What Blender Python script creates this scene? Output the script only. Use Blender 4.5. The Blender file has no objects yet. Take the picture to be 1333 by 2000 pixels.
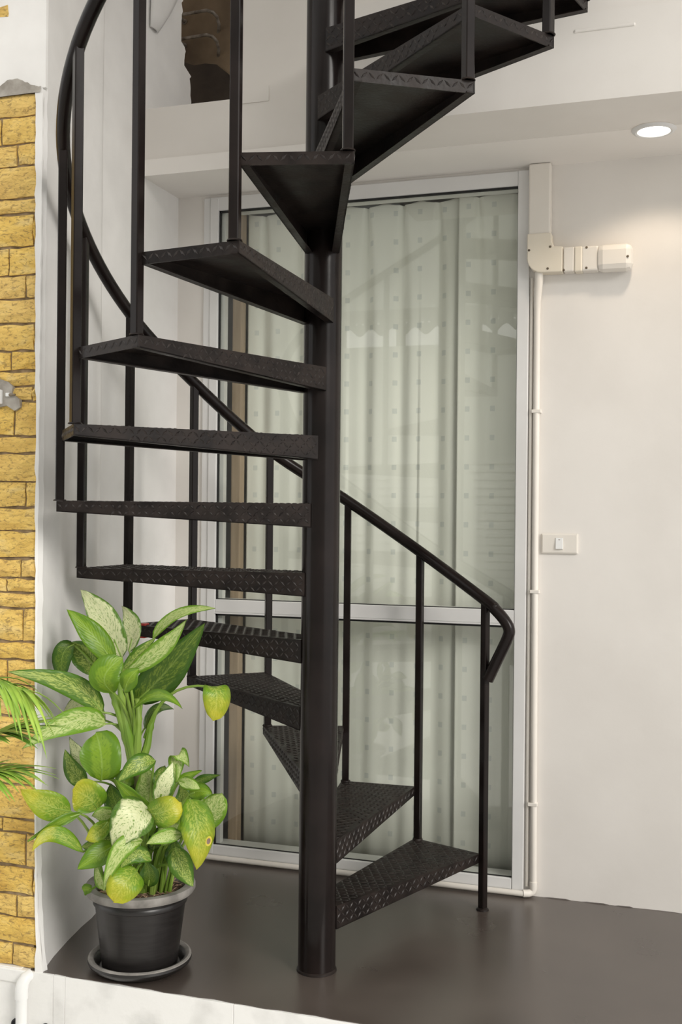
import bpy, bmesh, math, random
from mathutils import Vector, Matrix
random.seed(7)
PI = math.pi
scene = bpy.context.scene
COL = scene.collection

# ------------------------------------------------------------------ camera
# world: X along the back wall (to the right), Y into the wall, Z up, metres; origin = foot of the stair column
cam_data = bpy.data.cameras.new('camera')
cam = bpy.data.objects.new('camera', cam_data)
COL.objects.link(cam)
cam_data.sensor_fit = 'VERTICAL'
cam_data.sensor_height = 36.0
cam_data.lens = 39.27
cam_data.clip_start = 0.05
cam.matrix_world = (Matrix.Translation((1.105, -3.133, 1.361)) @ Matrix.Rotation(math.radians(18.4), 4, 'Z')
                    @ Matrix.Rotation(math.radians(90), 4, 'X') @ Matrix.Rotation(0.00957, 4, 'Z'))
scene.camera = cam

# ------------------------------------------------------------------ sky and exposure
world = bpy.data.worlds.new('overcast_sky')
scene.world = world
world.use_nodes = True
wn = world.node_tree.nodes
wn['Background'].inputs[0].default_value = (1.0, 0.985, 0.96, 1)
wn['Background'].inputs[1].default_value = 1.25
sun_d = bpy.data.lights.new('hazy_sun', 'SUN')
sun_d.energy = 1.5
sun_d.angle = math.radians(22)
sun_d.color = (1.0, 0.96, 0.90)
sun = bpy.data.objects.new('hazy_sun', sun_d)
COL.objects.link(sun)
sun.rotation_euler = Vector((-0.76, 0.50, -0.41)).to_track_quat('-Z', 'Y').to_euler()
scene.view_settings.view_transform = 'Standard'
scene.view_settings.look = 'None'
scene.view_settings.gamma = 1.0
scene.view_settings.use_curve_mapping = False
scene.view_settings.exposure = 0.2


# ------------------------------------------------------------------ helpers
class MB:
    """collects shapes; build() links them as one mesh object"""
    def __init__(self):
        self.v, self.f, self.smooth = [], [], []

    def add(self, verts, faces, smooth=False):
        o = len(self.v)
        self.v += [tuple(p) for p in verts]
        self.f += [tuple(i + o for i in f) for f in faces]
        self.smooth += [smooth] * len(faces)

    def box(self, x0, x1, y0, y1, z0, z1):
        v = [(x0, y0, z0), (x1, y0, z0), (x1, y1, z0), (x0, y1, z0), (x0, y0, z1), (x1, y0, z1), (x1, y1, z1), (x0, y1, z1)]
        self.add(v, [(0, 3, 2, 1), (4, 5, 6, 7), (0, 1, 5, 4), (1, 2, 6, 5), (2, 3, 7, 6), (3, 0, 4, 7)])
        return self

    def rbox(self, x0, x1, y0, y1, z0, z1, b=0.004):
        """box with its edges chamfered"""
        bm = bmesh.new()
        bmesh.ops.create_cube(bm, size=1.0)
        for q in bm.verts:
            q.co = Vector(((x0 + x1) / 2 + q.co.x * (x1 - x0), (y0 + y1) / 2 + q.co.y * (y1 - y0), (z0 + z1) / 2 + q.co.z * (z1 - z0)))
        bmesh.ops.bevel(bm, geom=bm.edges[:], offset=b, segments=2, profile=0.5, affect='EDGES')
        self.bm(bm)
        return self

    def bm(self, bm, smooth=False):
        bm.verts.index_update()
        self.add([q.co[:] for q in bm.verts], [[q.index for q in f.verts] for f in bm.faces], smooth)
        bm.free()

    def prism(self, poly, z0, z1):
        """plan polygon (counter-clockwise) pulled from z0 to z1"""
        n = len(poly)
        v = [(p[0], p[1], z0) for p in poly] + [(p[0], p[1], z1) for p in poly]
        self.add(v, [tuple(range(n - 1, -1, -1)), tuple(range(n, 2 * n))] + [(i, (i + 1) % n, n + (i + 1) % n, n + i) for i in range(n)])
        return self

    def tube(self, pts, rad, n=10, caps=True, smooth=True):
        pts = [Vector(p) for p in pts]
        if not isinstance(rad, (list, tuple)):
            rad = [rad] * len(pts)
        verts, faces = [], []
        t0 = (pts[1] - pts[0]).normalized()
        a = Vector((0, 0, 1)) if abs(t0.z) < 0.9 else Vector((1, 0, 0))
        u = t0.cross(a).normalized()
        for i, p in enumerate(pts):
            t = (pts[min(i + 1, len(pts) - 1)] - pts[max(i - 1, 0)]).normalized()
            u = (u - t * u.dot(t)).normalized()
            w = t.cross(u)
            for k in range(n):
                an = 2 * PI * k / n
                verts.append(p + (u * math.cos(an) + w * math.sin(an)) * rad[i])
        for i in range(len(pts) - 1):
            for k in range(n):
                faces.append((i * n + k, i * n + (k + 1) % n, (i + 1) * n + (k + 1) % n, (i + 1) * n + k))
        self.add(verts, faces, smooth)
        if caps:
            m = (len(pts) - 1) * n
            self.add(verts[:n], [tuple(range(n - 1, -1, -1))])
            self.add(verts[m:], [tuple(range(n))])
        return self

    def lathe(self, prof, cx=0, cy=0, n=40, smooth=True):
        """profile of (radius, z) turned about a vertical axis"""
        verts, faces = [], []
        for r, z in prof:
            for k in range(n):
                a = 2 * PI * k / n
                verts.append((cx + r * math.cos(a), cy + r * math.sin(a), z))
        for i in range(len(prof) - 1):
            for k in range(n):
                faces.append((i * n + k, i * n + (k + 1) % n, (i + 1) * n + (k + 1) % n, (i + 1) * n + k))
        self.add(verts, faces, smooth)
        return self

    def xf(self, mat):
        self.v = [tuple(mat @ Vector(q)) for q in self.v]
        return self

    def build(self, name, material, parent=None, recalc=True, auto=True):
        me = bpy.data.meshes.new(name)
        me.from_pydata(self.v, [], self.f)
        me.polygons.foreach_set('use_smooth', self.smooth)
        if recalc:
            bm = bmesh.new()
            bm.from_mesh(me)
            bmesh.ops.remove_doubles(bm, verts=bm.verts[:], dist=1e-6)
            bmesh.ops.recalc_face_normals(bm, faces=bm.faces[:])
            bm.to_mesh(me)
            bm.free()
        if auto and any(self.smooth):
            me.set_sharp_from_angle(angle=math.radians(38))
        me.materials.append(material)
        o = bpy.data.objects.new(name, me)
        COL.objects.link(o)
        if parent:
            o.parent = parent
            o.matrix_parent_inverse = Matrix.Translation(parent.location).inverted()
        return o


def thing(name, label, cat, loc=(0, 0, 0), group=None):
    o = bpy.data.objects.new(name, None)
    o.empty_display_size = 0.1
    COL.objects.link(o)
    o.location = loc
    o['label'] = label
    o['category'] = cat
    if group:
        o['group'] = group
    return o


def tag(o, label, cat, group=None):
    o['label'] = label
    o['category'] = cat
    if group:
        o['group'] = group
    return o


def struct(o, label=None):
    o['kind'] = 'structure'
    if label:
        o['label'] = label
    return o


# ------------------------------------------------------------------ materials
def new_mat(name):
    m = bpy.data.materials.new(name)
    m.use_nodes = True
    nt = m.node_tree
    return m, nt, nt.nodes['Principled BSDF']


def nd(nt, kind, **kw):
    n = nt.nodes.new(kind)
    for k, v in kw.items():
        if k.startswith('i_'):
            key = k[2:]
            n.inputs[int(key) if key.isdigit() else key.replace('_', ' ')].default_value = v
        else:
            setattr(n, k, v)
    return n


def ramp(nt, stops):
    r = nt.nodes.new('ShaderNodeValToRGB')
    el = r.color_ramp.elements
    while len(el) < len(stops):
        el.new(0.5)
    for e, (p, c) in zip(el, stops):
        e.position = p
        e.color = (*c, 1) if len(c) == 3 else c
    return r


def math_n(nt, op, a, b=None):
    n = nt.nodes.new('ShaderNodeMath')
    n.operation = op
    for i, x in enumerate((a, b)):
        if x is None:
            continue
        if isinstance(x, (int, float)):
            n.inputs[i].default_value = x
        else:
            nt.links.new(x, n.inputs[i])
    return n.outputs[0]


def mixc(nt, fac, a, b):
    n = nt.nodes.new('ShaderNodeMix')
    n.data_type = 'RGBA'
    for sock, x in ((n.inputs[0], fac), (n.inputs[6], a), (n.inputs[7], b)):
        if isinstance(x, (int, float)):
            sock.default_value = x
        elif isinstance(x, tuple):
            sock.default_value = (*x, 1)
        else:
            nt.links.new(x, sock)
    return n.outputs[2]


def mottled(name, c1, c2, scale=6, rough=0.6, bump=0.0, bump_scale=60, detail=5, r2=None, spec=0.5, stretch=(1, 1, 1), lo=0.35, hi=0.65):
    """two tones blended by noise, with fine relief"""
    m, nt, p = new_mat(name)
    L = nt.links
    tc = nd(nt, 'ShaderNodeTexCoord')
    mp = nd(nt, 'ShaderNodeMapping')
    mp.inputs['Scale'].default_value = stretch
    L.new(tc.outputs['Object'], mp.inputs[0])
    no = nd(nt, 'ShaderNodeTexNoise', i_Scale=scale, i_Detail=detail)
    L.new(mp.outputs[0], no.inputs['Vector'])
    r = ramp(nt, [(lo, c1), (hi, c2)])
    L.new(no.outputs[0], r.inputs[0])
    L.new(r.outputs[0], p.inputs['Base Color'])
    p.inputs['Roughness'].default_value = rough
    p.inputs['Specular IOR Level'].default_value = spec
    if r2 is not None:
        rr = ramp(nt, [(lo, (rough,) * 3), (hi, (r2,) * 3)])
        L.new(no.outputs[0], rr.inputs[0])
        L.new(rr.outputs[0], p.inputs['Roughness'])
    if bump:
        nb = nd(nt, 'ShaderNodeTexNoise', i_Scale=bump_scale, i_Detail=4.0)
        L.new(mp.outputs[0], nb.inputs['Vector'])
        b = nd(nt, 'ShaderNodeBump', i_Strength=bump, i_Distance=0.004)
        L.new(nb.outputs[0], b.inputs['Height'])
        L.new(b.outputs[0], p.inputs['Normal'])
    return m


M = {}
M['plaster'] = mottled('white_plaster', (0.74, 0.705, 0.665), (0.79, 0.755, 0.715), 3, 0.65, 0.15, 25)
M['plaster_cool'] = mottled('rough_white_plaster', (0.78, 0.765, 0.745), (0.86, 0.845, 0.825), 5, 0.7, 0.35, 18)
M['soffit'] = mottled('soffit_paint', (0.84, 0.805, 0.765), (0.88, 0.845, 0.805), 3, 0.7, 0.1, 20)
M['floor'] = mottled('dark_floor_paint', (0.056, 0.043, 0.036), (0.105, 0.085, 0.073), 3, 0.24, 0.0, 30, r2=0.36, spec=1.0, lo=0.2, hi=0.8)
M['kerb'] = mottled('white_kerb_paint', (0.72, 0.71, 0.69), (0.86, 0.85, 0.83), 9, 0.6, 0.3, 30, lo=0.3, hi=0.5)
M['mortar'] = mottled('brown_mortar', (0.16, 0.11, 0.055), (0.34, 0.25, 0.15), 30, 0.9, 0.6, 60)
M['iron'] = mottled('black_brown_iron_paint', (0.008, 0.0058, 0.0053), (0.0145, 0.010, 0.009), 7, 0.16, 0.03, 60, r2=0.25, spec=0.2)
M['iron_tread'] = mottled('worn_tread_paint', (0.0095, 0.0072, 0.0066), (0.024, 0.0175, 0.015), 14, 0.34, 0.2, 90, r2=0.48, spec=0.17)
M['lug'] = mottled('worn_lug_paint', (0.011, 0.0085, 0.008), (0.034, 0.027, 0.024), 40, 0.28, 0.0, spec=0.34)
M['aluminium'] = mottled('white_powder_coat', (0.70, 0.69, 0.68), (0.76, 0.755, 0.745), 4, 0.38)
M['gasket'] = mottled('black_gasket', (0.008, 0.008, 0.008), (0.014, 0.014, 0.014), 20, 0.6)
M['pvc'] = mottled('cream_pvc', (0.76, 0.715, 0.65), (0.80, 0.755, 0.695), 5, 0.4)
M['pvc_old'] = mottled('aged_cream_pvc', (0.76, 0.69, 0.57), (0.81, 0.745, 0.64), 5, 0.42)
M['pvc_white'] = mottled('white_pvc', (0.80, 0.80, 0.79), (0.85, 0.85, 0.84), 5, 0.4)
M['screw'] = mottled('dull_screw', (0.10, 0.075, 0.05), (0.2, 0.16, 0.11), 50, 0.5)
M['brown_wood'] = mottled('brown_timber', (0.30, 0.215, 0.14), (0.38, 0.28, 0.19), 6, 0.6, stretch=(8, 8, 0.5))
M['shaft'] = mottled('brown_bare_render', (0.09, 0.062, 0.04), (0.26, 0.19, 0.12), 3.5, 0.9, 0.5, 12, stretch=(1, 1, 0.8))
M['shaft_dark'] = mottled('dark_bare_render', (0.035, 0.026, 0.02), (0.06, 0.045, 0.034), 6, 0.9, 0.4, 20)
M['rung'] = mottled('rusty_steel', (0.10, 0.075, 0.055), (0.3, 0.27, 0.23), 30, 0.5)
M['pot'] = mottled('black_plastic', (0.012, 0.0105, 0.010), (0.02, 0.0175, 0.017), 10, 0.33, stretch=(1, 1, 14))
M['pot_rim'] = mottled('dusty_grey_plastic', (0.17, 0.158, 0.145), (0.33, 0.31, 0.285), 16, 0.75)
M['soil'] = mottled('brown_soil', (0.045, 0.028, 0.018), (0.16, 0.10, 0.065), 60, 0.95, 1.0, 80)
M['chip'] = mottled('dry_bark', (0.22, 0.13, 0.08), (0.48, 0.33, 0.22), 50, 0.85)
M['red'] = mottled('red_plastic', (0.48, 0.035, 0.03), (0.56, 0.05, 0.045), 10, 0.4)
M['cement'] = mottled('grey_cement', (0.26, 0.235, 0.20), (0.42, 0.39, 0.35), 22, 0.9, 0.6, 40)
M['asphalt'] = mottled('grey_street', (0.60, 0.59, 0.57), (0.70, 0.69, 0.67), 8, 0.9, 0.3, 50)
M['facade'] = mottled('grey_green_facade', (0.42, 0.43, 0.40), (0.50, 0.51, 0.48), 3, 0.8)
M['facade_dark'] = mottled('dark_eaves', (0.10, 0.10, 0.095), (0.14, 0.14, 0.13), 4, 0.8)
M['shutter'] = mottled('pale_shutter', (0.5, 0.5, 0.48), (0.58, 0.58, 0.56), 4, 0.6)
M['drain'] = mottled('dark_drain', (0.015, 0.015, 0.02), (0.03, 0.03, 0.035), 10, 0.6)
M['interior'] = mottled('interior_paint', (0.42, 0.41, 0.38), (0.5, 0.49, 0.46), 3, 0.8)


def brick_mat():
    m, nt, p = new_mat('yellow_split_brick')
    L = nt.links
    tc = nd(nt, 'ShaderNodeTexCoord')
    oi = nd(nt, 'ShaderNodeObjectInfo')
    mp = nd(nt, 'ShaderNodeMapping')
    mp.inputs['Scale'].default_value = (0.75, 1, 1.6)
    L.new(tc.outputs['Object'], mp.inputs[0])
    n1 = nd(nt, 'ShaderNodeTexNoise', i_Scale=72.0, i_Detail=6.0, i_Roughness=0.6, i_Distortion=0.8)
    n2 = nd(nt, 'ShaderNodeTexNoise', i_Scale=14.0, i_Detail=3.0)
    for n in (n1, n2):
        L.new(mp.outputs[0], n.inputs['Vector'])
    base = ramp(nt, [(0.30, (0.70, 0.43, 0.085)), (0.55, (0.86, 0.58, 0.135)), (0.72, (0.86, 0.64, 0.25))])
    L.new(n2.outputs[0], base.inputs[0])
    tint = mixc(nt, math_n(nt, 'MULTIPLY', oi.outputs['Random'], 0.4), base.outputs[0], (0.82, 0.60, 0.26))
    pit = ramp(nt, [(0.37, (1, 1, 1)), (0.475, (0, 0, 0))])
    L.new(n1.outputs[0], pit.inputs[0])
    col = mixc(nt, math_n(nt, 'MULTIPLY', pit.outputs[0], 0.65), tint, (0.27, 0.165, 0.06))
    L.new(col, p.inputs['Base Color'])
    p.inputs['Roughness'].default_value = 0.75
    b = nd(nt, 'ShaderNodeBump', i_Strength=1.0, i_Distance=0.008)
    L.new(n1.outputs[0], b.inputs['Height'])
    L.new(b.outputs[0], p.inputs['Normal'])
    return m


M['brick'] = brick_mat()


def glass_mat():
    m, nt, p = new_mat('greenish_window_glass')
    L = nt.links
    out = nt.nodes['Material Output']
    tr = nd(nt, 'ShaderNodeBsdfTransparent')
    tr.inputs[0].default_value = (0.972, 0.984, 0.968, 1)
    gl = nd(nt, 'ShaderNodeBsdfGlossy')
    gl.inputs['Roughness'].default_value = 0.0
    # Schlick reflectance, the same from both sides of the pane
    lw = nd(nt, 'ShaderNodeLayerWeight', i_Blend=0.5)
    fr = math_n(nt, 'ADD', math_n(nt, 'MULTIPLY', math_n(nt, 'POWER', lw.outputs['Facing'], 5.0), 0.95), 0.055)
    mx = nd(nt, 'ShaderNodeMixShader')
    L.new(fr, mx.inputs[0])
    L.new(tr.outputs[0], mx.inputs[1])
    L.new(gl.outputs[0], mx.inputs[2])
    L.new(mx.outputs[0], out.inputs[0])
    return m


M['glass'] = glass_mat()


def curtain_mat(name, dots):
    m, nt, p = new_mat(name)
    L = nt.links
    tc = nd(nt, 'ShaderNodeTexCoord')
    se = nd(nt, 'ShaderNodeSeparateXYZ')
    L.new(tc.outputs['Object'], se.inputs[0])
    no = nd(nt, 'ShaderNodeTexNoise', i_Scale=2.5, i_Detail=3.0)
    L.new(tc.outputs['Object'], no.inputs['Vector'])
    base = mixc(nt, no.outputs[0], (0.86, 0.85, 0.79), (0.90, 0.89, 0.83))
    if dots:
        def cell(sock, pitch, half):
            w = math_n(nt, 'ABSOLUTE', math_n(nt, 'SUBTRACT', math_n(nt, 'FRACT', math_n(nt, 'DIVIDE', math_n(nt, 'ADD', sock, 5.0), pitch)), 0.5))
            return math_n(nt, 'LESS_THAN', w, half / pitch)
        sq = math_n(nt, 'MULTIPLY', cell(se.outputs[0], 0.096, 0.0085), cell(se.outputs[2], 0.108, 0.010))
        base = mixc(nt, math_n(nt, 'MULTIPLY', sq, 0.32), base, (0.40, 0.45, 0.47))
    L.new(base, p.inputs['Base Color'])
    p.inputs['Roughness'].default_value = 0.9
    p.inputs['Specular IOR Level'].default_value = 0.1
    return m


M['curtain'] = curtain_mat('dotted_curtain_cloth', True)
M['curtain_plain'] = curtain_mat('plain_curtain_cloth', False)


def leaf_mat(name, edge, centre, fleck, amount, centre_w, rib, tip=None):
    """leaf blade: UV x across (0..1, rib at 0.5), UV y along; flecks and a paler middle"""
    m, nt, p = new_mat(name)
    L = nt.links
    uv = nd(nt, 'ShaderNodeUVMap')
    se = nd(nt, 'ShaderNodeSeparateXYZ')
    L.new(uv.outputs[0], se.inputs[0])
    oi = nd(nt, 'ShaderNodeObjectInfo')
    tc = nd(nt, 'ShaderNodeTexCoord')
    ad = nd(nt, 'ShaderNodeVectorMath', operation='ADD')
    L.new(tc.outputs['Object'], ad.inputs[0])
    L.new(oi.outputs['Random'], ad.inputs[1])
    d = math_n(nt, 'ABSOLUTE', math_n(nt, 'SUBTRACT', se.outputs[0], 0.5))       # 0 at the rib, .5 at the edge
    n1 = nd(nt, 'ShaderNodeTexNoise', i_Scale=170.0, i_Detail=4.0, i_Roughness=0.65)
    n2 = nd(nt, 'ShaderNodeTexNoise', i_Scale=34.0, i_Detail=3.0)
    cb = nd(nt, 'ShaderNodeCombineXYZ')
    L.new(math_n(nt, 'MULTIPLY', math_n(nt, 'SUBTRACT', se.outputs[1], math_n(nt, 'MULTIPLY', d, 0.55)), 34.0), cb.inputs[0])
    L.new(math_n(nt, 'MULTIPLY', se.outputs[0], 15.0), cb.inputs[1])
    L.new(math_n(nt, 'MULTIPLY', oi.outputs['Random'], 50.0), cb.inputs[2])
    n1.inputs['Scale'].default_value = 1.0
    L.new(cb.outputs[0], n1.inputs['Vector'])
    L.new(ad.outputs[0], n2.inputs['Vector'])
    mid = math_n(nt, 'SUBTRACT', centre_w, d)
    soft = math_n(nt, 'ADD', math_n(nt, 'MULTIPLY', mid, 7.0), math_n(nt, 'MULTIPLY', math_n(nt, 'SUBTRACT', n2.outputs[0], 0.5), 3.0))
    r0 = ramp(nt, [(0.2, (0, 0, 0)), (0.75, (1, 1, 1))])
    L.new(soft, r0.inputs[0])
    col = mixc(nt, r0.outputs[0], edge, centre)
    r1 = ramp(nt, [(0.5 - amount, (0, 0, 0)), (0.56 - amount, (1, 1, 1))])
    L.new(n1.outputs[0], r1.inputs[0])
    inv = math_n(nt, 'SUBTRACT', 1.0, r1.outputs[0])
    col = mixc(nt, math_n(nt, 'MULTIPLY', inv, 0.85), col, fleck)
    rb = ramp(nt, [(0.0, (1, 1, 1)), (0.035, (0, 0, 0))])
    L.new(d, rb.inputs[0])
    col = mixc(nt, math_n(nt, 'MULTIPLY', rb.outputs[0], 0.6), col, rib)
    if tip:
        rt = ramp(nt, [(0.5, (0, 0, 0)), (1.0, (0.75, 0.75, 0.75))])
        L.new(math_n(nt, 'ADD', math_n(nt, 'MULTIPLY', se.outputs[1], 0.75), math_n(nt, 'MULTIPLY', n2.outputs[0], 0.45)), rt.inputs[0])
        col = mixc(nt, rt.outputs[0], col, tip)
    L.new(col, p.inputs['Base Color'])
    p.inputs['Roughness'].default_value = 0.36
    p.inputs['Specular IOR Level'].default_value = 0.4
    wv = math_n(nt, 'SINE', math_n(nt, 'ADD', math_n(nt, 'MULTIPLY', se.outputs[1], 70.0), math_n(nt, 'MULTIPLY', d, -60.0)))
    b = nd(nt, 'ShaderNodeBump', i_Strength=0.12, i_Distance=0.002)
    L.new(wv, b.inputs['Height'])
    L.new(b.outputs[0], p.inputs['Normal'])
    # light shines through the blade
    tl = nd(nt, 'ShaderNodeBsdfTranslucent')
    L.new(col, tl.inputs[0])
    mx = nd(nt, 'ShaderNodeMixShader')
    mx.inputs[0].default_value = 0.18
    L.new(p.outputs[0], mx.inputs[1])
    L.new(tl.outputs[0], mx.inputs[2])
    L.new(mx.outputs[0], nt.nodes['Material Output'].inputs[0])
    return m


LEAF_MAT = {
    'c': leaf_mat('cream_leaf', (0.10, 0.21, 0.025), (0.76, 0.79, 0.47), (0.17, 0.31, 0.04), 0.11, 0.47, (0.78, 0.80, 0.50)),
    's': leaf_mat('speckled_leaf', (0.085, 0.20, 0.015), (0.46, 0.55, 0.13), (0.09, 0.20, 0.02), 0.01, 0.38, (0.50, 0.60, 0.20)),
    'g': leaf_mat('green_leaf', (0.13, 0.26, 0.015), (0.22, 0.36, 0.025), (0.12, 0.24, 0.015), 0.12, 0.30, (0.36, 0.52, 0.12)),
    'd': leaf_mat('dark_leaf', (0.045, 0.12, 0.012), (0.16, 0.24, 0.03), (0.05, 0.115, 0.012), 0.0, 0.36, (0.26, 0.36, 0.08)),
    'y': leaf_mat('yellowing_leaf', (0.20, 0.36, 0.02), (0.42, 0.52, 0.09), (0.15, 0.30, 0.025), 0.02, 0.36, (0.50, 0.60, 0.16), (0.66, 0.56, 0.03)),
    'p': leaf_mat('pale_leaf', (0.18, 0.35, 0.025), (0.56, 0.65, 0.25), (0.19, 0.35, 0.04), 0.06, 0.42, (0.60, 0.68, 0.32)),
}
M['stem'] = mottled('green_stem', (0.17, 0.30, 0.035), (0.30, 0.43, 0.08), 20, 0.4, stretch=(1, 1, 0.3))
M['cane'] = mottled('old_cane', (0.15, 0.15, 0.05), (0.26, 0.28, 0.09), 25, 0.6)
M['palm'] = mottled('palm_green', (0.17, 0.36, 0.04), (0.42, 0.60, 0.09), 12, 0.4)

# ================================================================== THE SETTING
YW = 0.863          # front of the back wall
ZC = 2.598          # underside of the porch ceiling
YK = -0.292         # front edge of the raised floor

# floor: dark painted slab with a slightly wavy paint edge
mb = MB()
edge = []
xs = [-0.80 + i * 0.05 for i in range(80)]
for x in xs:
    edge.append((x, YK + 0.003 + 0.0025 * math.sin(x * 23) + 0.002 * math.sin(x * 61 + 1)))
mb.prism(edge + [(xs[-1], YW + 0.02), (-0.95, YW + 0.02), (-0.95, YK + 0.03)], -0.03, 0.0)
floor = struct(mb.build('floor', M['floor']), 'dark brown painted porch floor')

# white kerb that carries the floor, in separate slabs with recessed joints
core = struct(MB().box(-2.6, 3.2, YK + 0.012, 0.2, -0.36, -0.031).build('trim_1', M['cement']), 'white kerb face under the porch floor')
cuts = [-2.6, -1.9, -1.25, -0.822, -0.713, -0.673, -0.138, 0.62, 1.40, 2.2, 3.2]
for a, b in zip(cuts, cuts[1:]):
    top = -0.002 if a >= -0.83 else 0.004
    MB().rbox(a + 0.0005, b - 0.0005, YK - 0.004, YK + 0.016, -0.35, top, 0.0012).build('kerb_slab', M['kerb'], core)
MB().rbox(-2.6, -0.795, YK - 0.010, YK + 0.02, -0.040, 0.001, 0.004).build('kerb_cap', M['kerb'], core)

# street in front
struct(MB().box(-9, 9, -14, YK + 0.1, -0.42, -0.35).build('floor', M['asphalt']), 'grey street in front of the porch')

# back wall around the window
wb = MB()
wb.box(-1.0, -0.80, YW, YW + 0.13, -0.05, ZC)
wb.box(0.478, 3.2, YW, YW + 0.13, -0.05, ZC)
wb.box(-0.80, 0.478, YW, YW + 0.13, 2.586, ZC)
wall_back = struct(wb.build('wall_back', M['plaster']), 'warm white plaster back wall')
# crumbled black line where wall meets floor
bl = MB()
random.seed(11)
x = 0.55
while x < 3.1:
    w = random.uniform(0.04, 0.16)
    h = random.uniform(0.001, 0.0045)
    bl.add([(x, YW - 0.004, 0), (x + w, YW - 0.004, 0), (x + w * 0.8, YW - 0.003, h), (x + w * 0.2, YW - 0.003, h * 0.7),
            (x, YW + 0.003, 0), (x + w, YW + 0.003, 0), (x + w * 0.8, YW + 0.003, h), (x + w * 0.2, YW + 0.003, h * 0.7)],
           [(0, 1, 2, 3), (4, 7, 6, 5), (0, 3, 7, 4), (1, 5, 6, 2), (3, 2, 6, 7)])
    x += w + random.uniform(-0.01, 0.04)
bl.build('floor_paint_edge', M['floor'], wall_back)

# left wall: plastered pier that flares towards its foot, a ridge, then the straight side wall
zs = [-0.05, 0.05, 0.14, 0.26, 0.42, 0.7, 1.1, 1.6, 2.1, 2.6, 3.1, 3.6, 4.4]
plan = [(-0.780, -0.286), (-0.786, -0.262), (-0.806, -0.18), (-0.832, -0.06), (-0.852, 0.06), (-0.862, 0.14), (-0.868, 0.19),
        (-0.874, 0.215), (-0.892, 0.228), (-0.904, 0.238), (-0.908, 0.30), (-0.911, 0.45), (-0.914, 0.62), (-0.916, YW + 0.01)]
random.seed(5)
verts, faces = [], []
for j, z in enumerate(zs):
    foot = math.exp(-max(z, 0) / 0.16)
    for i, (px_, py_) in enumerate(plan):
        k = max(0.0, 1 - i / 6.0)
        dx = 0.030 * foot * (0.4 + 0.6 * k) if i < 9 else 0.006 * foot
        wob = random.uniform(-0.003, 0.003) if 0 < i < 9 else random.uniform(-0.0012, 0.0012)
        verts.append((px_ + dx + wob + (0.008 if (z > 2.6 and i < 3) else 0), py_, z))
n = len(plan)
for j in range(len(zs) - 1):
    for i in range(n - 1):
        faces.append((j * n + i, j * n + i + 1, (j + 1) * n + i + 1, (j + 1) * n + i))
wl = MB()
wl.add(verts, faces, True)
# body behind the plaster face
wl.box(-1.10, -0.925, -0.05, YW + 0.01, -0.05, 4.4)
wall_left = struct(wl.build('wall_left', M['plaster_cool'], recalc=False, auto=False), 'white plastered side wall beside the brick face')
sd = wall_left.modifiers.new('soft', 'SUBSURF')
sd.levels = sd.render_levels = 1
sd.boundary_smooth = 'PRESERVE_CORNERS'
sd.subdivision_type = 'SIMPLE'
# thin white plaster return beside the bricks
mb = MB()
random.seed(8)
zz = -0.02
pv = []
while zz < 2.62:
    pv.append((zz, -0.7735 - 0.0113 * zz + random.uniform(-0.004, 0.002), -0.781 + random.uniform(-0.002, 0.002) + 0.028 * math.exp(-max(zz, 0) / 0.16)))
    zz += 0.03
pv = [(z, min(a, b - 0.004), b) for z, a, b in pv]
vv, ff = [], []
for z, xa, xb in pv:
    vv += [(xa, -0.270, z), (xa, -0.2935, z), (xb, -0.291, z), (xb + 0.004, -0.27, z)]
for i in range(len(pv) - 1):
    for k in range(3):
        ff.append((i * 4 + k, i * 4 + k + 1, i * 4 + 4 + k + 1, i * 4 + 4 + k))
mb.add(vv, ff, True)
mb.build('plaster_edge', M['plaster_cool'], wall_left, recalc=False)

# front wall: yellow split-face bricks on a mortar bed, white plaster above
wall_front = struct(MB().box(-2.6, -0.788, -0.281, -0.272, -0.04, 2.60).box(-2.6, -0.95, -0.272, -0.06, -0.04, 2.60).build('wall_front', M['mortar']), 'yellow split-face brick wall')
MB().box(-2.6, -0.770, -0.292, -0.280, 2.603, 4.4).build('plaster_band', M['plaster_cool'], wall_front)
random.seed(21)
# ragged grey smear of cement above the top course
sm = MB()
xr, hh = -2.0, 0.02
sv = []
while xr < -0.785:
    hh = max(0.004, min(0.036, hh + random.uniform(-0.008, 0.008)))
    sv.append((xr, hh if xr < -0.86 else hh * max(0.15, (-0.785 - xr) / 0.075)))
    xr += 0.009
k = len(sv)
sm.add([(x, -0.2955, 2.590) for x, h in sv] + [(x, -0.2932, 2.603 + h) for x, h in sv] + [(x, -0.286, 2.603 + h) for x, h in sv],
       [(i, i + 1, k + i + 1, k + i) for i in range(k - 1)] + [(k + i, k + i + 1, 2 * k + i + 1, 2 * k + i) for i in range(k - 1)])
sm.build('cement_smear', M['cement'], wall_front, recalc=False)


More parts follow.
